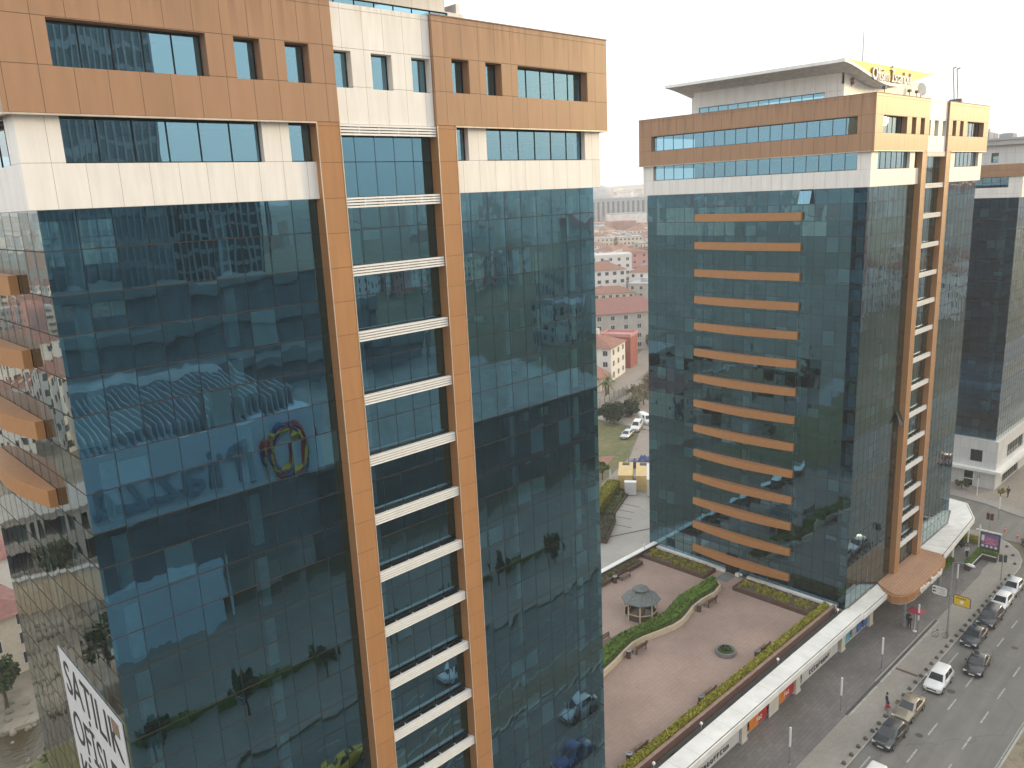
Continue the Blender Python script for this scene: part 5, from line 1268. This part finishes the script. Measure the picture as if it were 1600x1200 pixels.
# ---- district of houses behind the towers and all around, copies of a few kinds
def simple_house(name, w, d, h, roof, wm, rm, nf):
    """far house in one mesh: walls, storey bands of windows, roof"""
    m = MB(); a, b_ = w/2, d/2
    m.cur = 0; m.box(-a, -b_, 0, a, b_, h); m.cur = 2
    for fl in range(nf):
        z0 = h*(fl+.32)/nf; z1 = z0 + h/nf*.42
        for i in range(max(2, int(w/3))):
            x = -a + w*(i+.5)/max(2, int(w/3)); m.box(x-.7, -b_-.05, z0, x+.7, -b_, z1); m.box(x-.7, b_, z0, x+.7, b_+.05, z1)
        for i in range(max(2, int(d/3.4))):
            y = -b_ + d*(i+.5)/max(2, int(d/3.4)); m.box(-a-.05, y-.6, z0, -a, y+.6, z1); m.box(a, y-.6, z0, a+.05, y+.6, z1)
    m.cur = 1; e = .5
    if roof == 'hip':
        rh = min(a, b_)*.5; k = max(.3, a-b_); p = [(-a-e, -b_-e, h), (a+e, -b_-e, h), (a+e, b_+e, h), (-a-e, b_+e, h)]; r0, r1 = (-k, 0, h+rh), (k, 0, h+rh)
        m.poly([p[0], p[1], r1, r0]); m.poly([p[1], p[2], r1]); m.poly([p[2], p[3], r0, r1]); m.poly([p[3], p[0], r0]); m.poly(p[::-1])
    else: m.box(-a-.2, -b_-.2, h, a+.2, b_+.2, h+.5); m.box(-a*.3, -b_*.3, h+.5, a*.2, b_*.3, h+2.4)
    return m, [wm, rm, 'win_dark']
kinds = [('red_roof_house', 11, 9, 6.5, 'hip', 'stucco_white', 'roof_tile', 2), ('red_roof_house', 13, 10, 9.5, 'hip', 'stucco_cream', 'roof_tile_dark', 3), ('flat_roof_apartments', 15, 12, 13, 'flat', 'stucco_grey', 'roof_grey', 4), ('red_roof_apartments', 16, 12, 15.5, 'hip', 'stucco_white', 'roof_tile', 5), ('flat_roof_apartments', 18, 14, 18, 'flat', 'stucco_cream', 'roof_grey', 6), ('red_roof_apartments', 14, 12, 12.5, 'hip', 'stucco_pink', 'roof_tile', 4)]
desc = ['small white house with a red tiled roof', 'cream house with a dark red roof', 'grey flat roofed apartment block', 'white apartment block with a red roof', 'cream flat roofed apartment block', 'pink apartment block with a red roof']
protos = []
for k in kinds:
    mb, ms = simple_house(*k); me_o = mb.build(k[0], ms); protos.append(me_o)
used = [False]*len(protos)
def put_house(i, x, y, rz, place, s=1., group=None, lab=None):
    o = protos[i]
    if used[i]: o = protos[i].copy(); COL.objects.link(o)
    used[i] = True
    o.location = (x, y, -.05); o.rotation_euler = (0, 0, rz); o.scale = (s, s, s)
    tag(o, lab or (desc[i]+' '+place), 'house' if i < 2 else 'apartment block', group or ('%s %s' % (desc[i], place)))
random.seed(99)
cnt = 0
# along the gap between the towers
for t in range(330, 760, 15):
    for off in (-44, -26, -9, 8, 25):
        ang = R(39.0)+off/t; x, y = t*math.cos(ang)+random.uniform(-5, 5), t*math.sin(ang)+random.uniform(-5, 5)
        if t < 345: continue
        put_house(random.choice((0, 1, 1, 3, 5, 2) if t < 600 else (3, 2, 4, 5, 3, 1)), x, y, random.choice((R(20), R(-35), R(50), R(8)))+random.uniform(-.1, .1), 'far between the towers', random.uniform(.8, 1.1)); cnt += 1
for i, (x, y, rz, s, w) in enumerate(((560, 430, R(-35), 1.05, 'tall white block standing above the red roofs near the second tower'), )):
    put_house(3, x, y, rz, '', s, 'lone blocks', w)
# the districts mirrored in the glass: behind the left tower, to its left, and across the road
def district(n, x0, x1, y0, y1, place, ks, avoid=None):
    k = 0
    for _ in range(n*6):
        if k >= n: break
        x, y = random.uniform(x0, x1), random.uniform(y0, y1)
        if avoid and avoid(x, y): continue
        put_house(random.choice(ks), x, y, random.choice((R(15), R(-30), R(40), R(75)))+random.uniform(-.15, .15), place, random.uniform(.85, 1.15)); k += 1
district(70, -420, -45, 130, 520, 'left of the left tower', (0, 1, 2, 3, 5), lambda x, y: x*.9+y < 110)
district(45, -60, 130, 190, 520, 'behind the left tower', (0, 1, 3, 5), lambda x, y: x > 90 and y < 230)
district(60, 165, 620, -330, -28, 'across the road', (2, 3, 4, 3, 5))
district(95, 150, 620, 120, 480, 'behind the second tower', (0, 1, 1, 3, 5, 2), lambda x, y: abs(math.atan2(y, x)-R(39.5)) < R(4.6) or math.hypot(x-190, y-160) < 58 or (x < 215 and y < 150))
district(25, 210, 640, 60, 200, 'behind the farthest tower', (2, 3, 4), lambda x, y: y > x*.45+20)
random.seed(31)
tp = [tree('city_tree', 'leafy green tree standing between the far houses', (0, 0, 0), hh, cr, ch, mt, 12, 46, .42, group='trees between the far houses') for hh, cr, ch, mt in ((7, 2.8, 2.4, 'tree_leaf'), (9, 3.2, 3., 'bush_dark'), (6, 2.4, 2., 'grass_blade'))]
spots = [(251, 186), (246, 181), (230, 172), (238, 186), (236, 179), (268, 199), (280, 208), (290, 213), (302, 224), (224, 166), (216, 158), (208, 152), (200, 147), (247, 207), (232, 199), (246, 200), (262, 226), (300, 218), (318, 229)]
for _ in range(90):
    t = random.uniform(235, 640); ang = R(39.5)+random.uniform(-.28, .2)+0.; x, y = t*math.cos(ang), t*math.sin(ang)
    if x > 200 and y > 150: spots.append((x, y))
for k, (x, y) in enumerate(spots):
    o = tp[k] if k < 3 else tp[k % 3]
    if k < 3: o.location = (x, y, -.05)
    else: dup(o, (x, y, -.05), random.uniform(0, 6))
# very far city as one mass, hills
random.seed(4)
mb = MB(); 
for _ in range(2600):
    t = random.uniform(760, 2600); ang = random.uniform(0, 2*math.pi)
    if _ % 3 == 0: ang = R(39)+random.gauss(0, .25)
    x, y = t*math.cos(ang), t*math.sin(ang); a, b_ = random.uniform(8, 20), random.uniform(7, 12); h = random.choice((7, 10, 13, 16, 20, 26))*random.uniform(.8, 1.2)
    g = max(0., (t-1100)/1500)*35
    mb.cur = random.choice((0, 1, 1, 2)); d = (math.cos(random.uniform(0, 3)), math.sin(random.uniform(.2, 3)))
    mb.obox((x, y), d, None, a, b_, g-20, g+h)
    mb.cur = random.choice((2, 2, 0)); mb.obox((x, y), d, None, a*.97, b_*.97, g+h, g+h+1.2)
tag(mb.build('distant_city', ['far_grey', 'far_white', 'far_red']), 'dense far-off city of grey, white and red roofed blocks fading into haze', 'city', kind='stuff')
mb = MB(); n = 120; ring = []
for j, (rad, base) in enumerate(((1100, -2), (1800, 18), (2500, 34), (3200, 56), (4200, 40))):
    for i in range(n):
        a = 2*math.pi*i/n; hh = base + (0 if j == 0 else 14*math.sin(a*5+j)+9*math.sin(a*13+2*j)+6*math.sin(a*23))
        mb.v.append((rad*math.cos(a), rad*math.sin(a), hh-.08 if j else -.08))
for j in range(4):
    for i in range(n): k = (i+1) % n; mb.face([j*n+i, j*n+k, (j+1)*n+k, (j+1)*n+i])
structure('hills', mb, 'hill_green')
BG = thing('far_office_block', (735, 585, 0), 'long bluish grey office block on the skyline between the towers', 'building', rz=R(-50)); m = MB(); m.box(-40, -10, 0, 38, 10, 40); m.build('wall', mat('far_blue', (.30, .34, .38), .7, nscale=.3), BG); m = MB(); m.box(-41, -11, 40, 39, 11, 42); m.build('roof', 'far_grey', BG)
m = MB()
for k in range(14): m.box(-38+5.5*k, -10.2, 3, -35.5+5.5*k, -10, 38)
m.build('window_strip', 'win_dark', BG)
MQ = thing('mosque', (1000, 838, 18), 'mosque with a low dome and one slim minaret on the skyline', 'mosque'); m = MB(); m.smooth = True; m.lathe([(22, 18), (22, 24), (19, 31), (12, 37), (4, 40), (.1, 40.5)], seg=20); m.build('dome', 'far_grey', MQ); m = MB(); m.box(-25, -25, 0, 25, 25, 18); m.build('wall', 'far_white', MQ); m = MB(); m.tube([(-26, 2, 0), (-26, 2, 60), (-26, 2, 61), (-26, 2, 62.5), (-26, 2, 70), (-26, 2, 80)], [2.4, 2., 3., 1.8, 1.6, .1], 10); m.build('minaret', 'far_grey', MQ)

# ------------------------------------------------------------------ across the road: the mall and towers the glass mirrors
slab('mall_forecourt', rect(-150, -26, 150, 2.2), -.05, .13, 'yard_paving')
mat('far_blue2', (.22, .30, .37), .6)
ML = thing('shopping_mall', (0, -26, 0), 'long shopping mall across the road, mirrored in the left tower', 'shopping mall')
m = MB(); wall_open(m, 'y', -30, 0, 20, 51.5, 6.5, 15.6, []) ; m.build('dark_storeys', mat('mall_dark', (.19, .20, .21), .6, nscale=.3, namt=.3), ML)
m = MB(); m.box(19.5, -30, 15.6, 51.8, 1.2, 24.2); m.build('sign_wall', mat('mall_blue', (.55, .66, .74), .6, namt=.04), ML)
m = MB(); m.box(20, -30, 0.13, 51.5, -3, 6.5); m.build('ground_floor', 'stucco_grey', ML)
m = MB(); m.box(22, -3, .13, 37, 1.0, 8.2); m.build('entrance_block', 'mall_blue', ML)
m = MB(); m.box(51.6, -46, 0.13, 120, -4, 13.5); m.build('east_wing', mat('mall_wall', (.17, .165, .16), .8, nscale=.2, namt=.3), ML); m = MB(); m.box(51.8, -46.5, 13.5, 120.5, -3.4, 14.3); m.box(51.8, -46.5, 9.2, 120.5, -3.6, 10.); m.build('east_wing_cornice', 'roof_deck', ML)
m = MB(); m.box(-60, -46, .13, 19.4, -2, 17); m.build('west_wing', 'mall_wall', ML); m = MB(); m.box(-60.4, -46.4, 17, 19.4, -1.4, 18.); m.box(-60.4, -2, 12, 19.4, -1.5, 12.8); m.box(-60.4, -2, 7, 19.4, -1.5, 7.8); m.build('west_wing_cornice', 'far_white', ML)
m = MB()
for k in range(28): m.box(20+1.12*k, -24, 24.2, 20.25+1.12*k, -2, 25.1+.05*k)
m.box(19.5, -30, 24.2, 51.8, -25, 26.); m.build('ribbed_roof', 'far_grey', ML)
tx = text('mall_lettering', 'Piazza', 7.2, 'far_blue2', ML, (32.5, 1.45, 19.6), (R(90), 0, R(180)), .2, 19.)  # letters darker than the wall, their outline shadow put into the colour
mb = MB(); lp_ = []
for cl, ph in (('paint_red', 0), ('paint_yellow', 1.6), ('paint_blue', 3.2)):
    m = MB(); n = 32; m.tube([(46.6+(2.7+.5*math.sin(3*2*math.pi*k/n+ph))*math.cos(2*math.pi*k/n), 1.6, 20+(2.8+.5*math.sin(2*2*math.pi*k/n+ph))*math.sin(2*math.pi*k/n)) for k in range(n+1)], .34, 6, False); m.build('emblem_loop', cl, ML)
T = thing('rooftop_box', (40.5, -27.5, 24.2), 'grey sign box standing on the mall roof edge', 'roof unit'); m = MB(); m.box(-1.8, -1, 0, 1.8, .6, 4.2); m.build('box', 'steel_grey', T); m = MB(); m.box(-1.9, -1.1, 4.2, 1.9, .7, 4.35); m.build('lid', 'pole_dark', T)
TB = thing('terraced_building', (60, -100, 0), 'stepped office building behind the mall with pale parapet bands, mirrored in the left tower', 'building')
for k, (x0, x1, yd, h) in enumerate(((-45, 60, 26, 14), (-40, 52, 20, 21), (-36, 44, 13, 28), (-30, 34, 6, 35))):
    m = MB(); m.box(x0, -30, .1, x1, yd, h-1.6); m.build('storey_block', 'mall_dark', TB); m = MB(); m.box(x0-.6, -30, h-1.6, x1+.6, yd+.8, h); m.build('parapet_band', mat('band_grey', (.22, .24, .24), .8, nscale=.2), TB)
def fin_tower(loc, w, d, h, label, m1, m2, pitch):
    T = thing('slab_tower', loc, label, 'tower'); m = MB(); m.box(-w/2, -d/2, 0, w/2, d/2, h); m.build('wall', m1, T)
    m = MB(); k = -w/2+.5
    while k < w/2-.3: m.box(k, d/2, 4, k+pitch*.28, d/2+.5, h-1.5); k += pitch
    m.build('facade_fins', m2, T); m = MB(); m.box(-w/2-.4, -d/2-.4, h, w/2+.4, d/2+.8, h+1.4); m.build('roof_slab', m2, T)
    m = MB(); z = 8
    while z < h-2: m.box(-w/2+.2, d/2, z, w/2-.2, d/2+.12, z+.9); z += 3.6
    m.build('floor_band', 'steel_grey', T)
    return T
fin_tower((62, -150, 0), 38, 24, 118, 'tall dark tower with pale vertical fins across the road, mirrored in the left tower', 'mall_dark', 'steel_grey', 2.6)
fin_tower((104, -190, 0), 44, 24, 62, 'wide dark office slab with vertical fins across the road', 'win_dark', 'far_grey', 3.2)
fin_tower((32, -170, 0), 20, 22, 74, 'narrow grey residential tower across the road', 'stucco_grey', 'win_dark', 3.0)
for i, (x, y, w, h) in enumerate(((260, -60, 40, 42), (330, -90, 36, 46), (420, -60, 50, 44), (520, -110, 60, 52), (240, -130, 30, 38))):
    fin_tower((x, y, 0), w, 20, h, 'brownish apartment slab along the far road, number of storeys %s' % ('about twelve', 'about thirteen', 'low and long', 'tallest and longest', 'shortest')[i], 'stucco_cream' if i % 2 else 'stucco_grey', 'stucco_pink', 4.)
random.seed(15)
for i in range(7): box_hedge('clipped_hedge', 'green hedge run along the mall forecourt', -5+12*i, -8, 5+12*i, -6.9, .13, 1.4, 260, .25, 'hedge_leaf', group='hedges along the mall forecourt')
for i in range(9): tree('street_tree', 'young street tree in front of the mall', (2+9*i, -4.6+random.uniform(-.6, .6), .13), random.uniform(4, 5.5), 1.5, 2., 'tree_leaf', 10, 50, .3, group='street trees in front of the mall')

# ------------------------------------------------------------------ banner on the left tower
BN = thing('banner', (8.43, 38.9, 24.7), 'white banner with bold black lettering hanging on the side of the left tower', 'banner')
m = MB(); m.box(-.04, -4.65, -8.5, 0, 4.65, 3.95); m.build('cloth', 'banner', BN)
for k, w in enumerate(('SATILIK', 'OFİSLER', 'KİRALIK', 'OFİSLER')): text('banner_lettering', w, 2.7, 'letter_black', BN, (-.055, 0, 2.45-2.75*k), (R(90), 0, R(-90)), .008, 8.2)
m = MB(); m.box(-.07, -4.1, 2.9, -.042, -3.2, 3.6); m.build('patch', 'wood_mid', BN)

# ------------------------------------------------------------------ roof gear on tower 2
T = thing('roof_mast', (103.3, 45., 60.3), 'thin lightning mast on the roof of the second tower', 'mast'); m = MB(); m.tube([(0, 0, 0), (0, 0, 7)], [.10, .06], 6); m.build('pole', 'pole_grey', T); m = MB(); m.box(-.3, -.3, -.6, .3, .3, .05); m.build('base', 'concrete', T)
T = thing('facade_cleaning_rig', (109.3, 36.2, 57.2), 'small window cleaning crane with two upright arms on the roof corner of the second tower', 'crane')
m = MB(); m.box(-.9, -.5, 0, .9, .6, 1.3); m.build('carriage', 'pole_grey', T)
m = MB(); m.smooth = True; m.tube([(-.2, -.75, 1.1), (-.2, .5, 1.1)], .5, 14); m.build('drum', 'gutter_dark', T)
for s in (-.55, .75):
    m = MB(); m.tube([(s*.6, 0, 1.2), (s, 0, 2.2), (s-.6, .1, 5.)], .07, 6); m.tube([(s-.6, .1, 5.), (s-.75, -.3, 5.1)], .1, 6); m.build('arm', 'pole_grey', T)
T = thing('satellite_dish', (101.7, 37.4, 58.4), 'small grey satellite dish on the roof of the second tower', 'dish'); m = MB(); m.tube([(0, 0, 0), (0, 0, 1.2)], .05, 6); m.build('stand', 'pole_dark', T); m = MB(); m.tube([(0, .15, 1.2), (-.1, -.15, 1.25)], [.1, .75], 14); m.build('dish', 'pole_grey', T)
for i, (x, y) in enumerate(((82.3, 33.6), (88.4, 33.6), (90.3, 33.6))):
    T = thing('roof_floodlight', (x, y, 57.8), 'small dark floodlight on the roof edge of the second tower', 'floodlight', 'floodlights on the roof edge'); m = MB(); m.tube([(0, 0, 0), (0, 0, .5)], .04, 6); m.build('stem', 'pole_dark', T); m = MB(); m.box(-.2, -.14, .45, .2, .14, .72); m.build('head', 'gutter_dark', T)
# one open vent pane on each visible side of tower 2
for nm, c_, dx in (('open_window', (79.9, 39.85, 48.55), -1),):
    T = thing(nm, c_, 'tilted open window pane just under the white band of the second tower', 'window'); m = MB(); m.poly([(-.55, -.62, -.75), (-.55, .62, -.75), (-.03, .62, .75), (-.03, -.62, .75)][::-1], [(0, 0), (.99, 0), (.99, .99), (0, .99)]); m.build('pane', 'strip_glass', T)
    m = MB(); m.tube([(-.55, -.62, -.75), (-.03, -.62, .75)], .025, 5); m.tube([(-.55, .62, -.75), (-.03, .62, .75)], .025, 5); m.build('frame', 'steel_grey', T)
T = thing('open_window', (91.0, 33.62, 23.8), 'open window pane sticking out beside the left pilaster of the second tower', 'window'); m = MB(); m.poly([(-.5, -.55, -.75), (.5, -.55, -.75), (.5, -.03, .75), (-.5, -.03, .75)], [(0, 0), (.99, 0), (.99, .99), (0, .99)]); m.build('pane', 'strip_glass', T); m = MB(); m.tube([(-.5, -.55, -.75), (-.5, -.03, .75)], .025, 5); m.tube([(.5, -.55, -.75), (.5, -.03, .75)], .025, 5); m.build('frame', 'steel_grey', T)

# ------------------------------------------------------------------ people
def skin_mesh(nodes, edges, root, sub=2):
    names = list(nodes); idx = {n: i for i, n in enumerate(names)}
    me = bpy.data.meshes.new('tmp'); me.from_pydata([nodes[n][0] for n in names], [(idx[a], idx[q]) for a, q in edges], [])
    o = bpy.data.objects.new('tmp', me); COL.objects.link(o)
    md = o.modifiers.new('s', 'SKIN'); md.use_smooth_shade = True
    for i, n in enumerate(names):
        rr = nodes[n][1]; rr = rr if isinstance(rr, tuple) else (rr, rr)
        me.skin_vertices[0].data[i].radius = rr; me.skin_vertices[0].data[i].use_root = (n == root)
    sb = o.modifiers.new('u', 'SUBSURF'); sb.levels = sub; sb.render_levels = sub
    bpy.context.view_layer.update()
    ev = o.evaluated_get(bpy.context.evaluated_depsgraph_get()); res = bpy.data.meshes.new_from_object(ev)
    bpy.data.objects.remove(o); bpy.data.meshes.remove(me)
    for p in res.polygons: p.use_smooth = True
    return res
def person(label, loc, rz, h, top, legs, stride=.22, arm=.12, lean=0., bag=None, hairlen=0):
    k = h/1.75; T = thing('person', loc, label, 'person', None, rz)   # faces local -Y
    J = {}
    def a(n, x, y, z, r_): J[n] = ((x*k, y*k, z*k), tuple(q*k for q in r_) if isinstance(r_, tuple) else r_*k)
    a('pelvis', 0, 0, .95, (.145, .10)); a('waist', 0, -.01-lean*.3, 1.10, (.125, .09)); a('chest', 0, -.02-lean*.7, 1.30, (.155, .105)); a('neck0', 0, -.01-lean, 1.46, .06); a('neck', 0, -.02-lean, 1.52, .05); a('head', 0, -.035-lean, 1.62, (.075, .09)); a('crown', 0, -.03-lean, 1.72, (.06, .075)); a('nose', 0, -.13-lean, 1.615, .012); a('chin', 0, -.10-lean, 1.55, .028)
    E_ = [('pelvis', 'waist'), ('waist', 'chest'), ('chest', 'neck0'), ('neck0', 'neck'), ('neck', 'head'), ('head', 'crown'), ('head', 'nose'), ('neck', 'chin')]
    for s, sg in (('l', 1), ('r', -1)):
        st = stride*sg
        a('hip'+s, .09*sg, 0, .90, .085); a('knee'+s, .095*sg, -st*.5-.02, .50, .057); a('ankle'+s, .095*sg, -st*.9+.03, .085, .04); a('toe'+s, .105*sg, -st*.9-.13, .035, (.042, .03))
        E_ += [('pelvis', 'hip'+s), ('hip'+s, 'knee'+s), ('knee'+s, 'ankle'+s), ('ankle'+s, 'toe'+s)]
        ar = arm*sg
        a('sho'+s, .185*sg, -.01-lean*.9, 1.40, .055); a('elb'+s, .23*sg, ar*.4-lean*.6, 1.13, .042); a('wri'+s, .235*sg, ar*.9-.07-lean*.4, .89, .028); a('palm'+s, .235*sg, ar-.09-lean*.4, .82, (.034, .02))
        E_ += [('chest', 'sho'+s), ('sho'+s, 'elb'+s), ('elb'+s, 'wri'+s), ('wri'+s, 'palm'+s)]
        for q, (fy, ln) in enumerate(((-.035, .075), (-.012, .085), (.012, .08), (.034, .065))):
            a('f%d%s' % (q, s), .235*sg-.008*sg, ar-.09+fy-lean*.4, .82-ln*.5, .0095); a('g%d%s' % (q, s), .235*sg-.022*sg, ar-.1+fy-lean*.4, .82-ln, .008); E_ += [('palm'+s, 'f%d%s' % (q, s)), ('f%d%s' % (q, s), 'g%d%s' % (q, s))]
        a('t0'+s, .225*sg, ar-.14-lean*.4, .83, .01); a('t1'+s, .215*sg, ar-.16-lean*.4, .80, .008); E_ += [('wri'+s, 't0'+s), ('t0'+s, 't1'+s)]
    me = skin_mesh(J, E_, 'pelvis', 2); me.name = 'body'; me.materials.append(M['skin']); o = bpy.data.objects.new('body', me); COL.objects.link(o); o.parent = T
    def cloth(nm, keep, root, grow, m_):
        N = {n: (J[n][0], tuple(q+grow*k for q in J[n][1]) if isinstance(J[n][1], tuple) else J[n][1]+grow*k) for n in keep}
        c = skin_mesh(N, [e for e in E_ if e[0] in keep and e[1] in keep], root, 2); c.name = nm; c.materials.append(M[m_]); q = bpy.data.objects.new(nm, c); COL.objects.link(q); q.parent = T
    cloth('shirt', ['pelvis', 'waist', 'chest', 'neck0', 'shol', 'shor', 'elbl', 'elbr', 'wril', 'wrir'], 'chest', .016, top)
    cloth('trousers', ['waist', 'pelvis', 'hipl', 'hipr', 'kneel', 'kneer', 'anklel', 'ankler'], 'pelvis', .014, legs)
    for sg in (1, -1):
        m = MB(); x, y, z = J['toel' if sg > 0 else 'toer'][0]; m.smooth = True; m.tube([(x, y-.05*k, .035*k), (x, y, .045*k), (x, y+.13*k, .05*k), (x, y+.2*k, .05*k)], [.02*k, .05*k, .05*k, .035*k], 8); m.build('shoe', 'letter_black', T)
    m = MB(); m.smooth = True; hx, hy, hz = J['crown'][0]; m.lathe([(.088*k, -.09*k-hairlen), (.10*k, -.03*k), (.09*k, .05*k), (.05*k, .085*k), (.005, .095*k)], (hx, hy+.018*k, hz), 12); m.build('hair', 'hair', T)
    m = MB()
    for sg in (1, -1): ex, ey, ez = sg*.03*k, J['head'][0][1]-.088*k, 1.635*k; m.lathe([(.001, -.008), (.009, 0), (.001, .008)], (ex, ey, ez), 8)
    m.box(-.022*k, J['head'][0][1]-.085*k, 1.565*k, .022*k, J['head'][0][1]-.07*k, 1.573*k); m.build('eyes_and_mouth', 'hair', T)
    if bag:
        m = MB(); m.smooth = True; m.tube([(0, .13*k, 1.05*k), (0, .17*k, 1.1*k), (0, .17*k, 1.35*k), (0, .13*k, 1.42*k)], [.1*k, .15*k, .15*k, .09*k], 8); m.build('backpack', bag, T)
person('person in dark jacket standing on the pavement beside the gold sedan', (72.2, 25.95, .13), R(30), 1.76, 'cloth_dark', 'cloth_blue', .1)
person('girl in a red top stepping between the pavement and the gold sedan', (71.2, 25.45, .13), R(80), 1.5, 'cloth_red', 'cloth_grey', .14, hairlen=.12)
person('person walking on the dark paving with a white bag on the back', (89.2, 30.5, .138), R(-60), 1.74, 'cloth_dark', 'cloth_dark', .24, bag='cloth_white')
person('person in black walking below the entrance canopy next to the light column', (88.4, 29.9, .138), R(120), 1.7, 'cloth_dark', 'cloth_dark', .2)
person('person in a white top and dark trousers walking past the corner hedge', (111.6, 31.2, .138), R(-80), 1.72, 'cloth_white', 'cloth_dark', .22)
person('person in dark clothes walking by the corner of the white tower base', (138.2, 33.6, .138), R(-100), 1.75, 'cloth_dark', 'cloth_dark', .24)
T = thing('parasol', (88.3, 31.5, .138), 'x', 'y') if False else None

# ------------------------------------------------------------------ haze
mb = MB(); mb.box(-2700, -2700, -3, 2700, 2700, 135)
hz = tag(mb.build('haze', []) if False else None, None) if False else None
m_, nt_, out_ = new_mat('haze'); pv = nt_.nodes.new('ShaderNodeVolumePrincipled')
pv.inputs['Color'].default_value = (.99, .99, .99, 1); pv.inputs['Density'].default_value = .00036; pv.inputs['Anisotropy'].default_value = .1
nt_.links.new(pv.outputs[0], out_.inputs['Volume'])
M['haze'] = m_
hz = mb.build('haze', 'haze'); tag(hz, 'thin pale haze lying over the whole city', 'haze', kind='stuff')
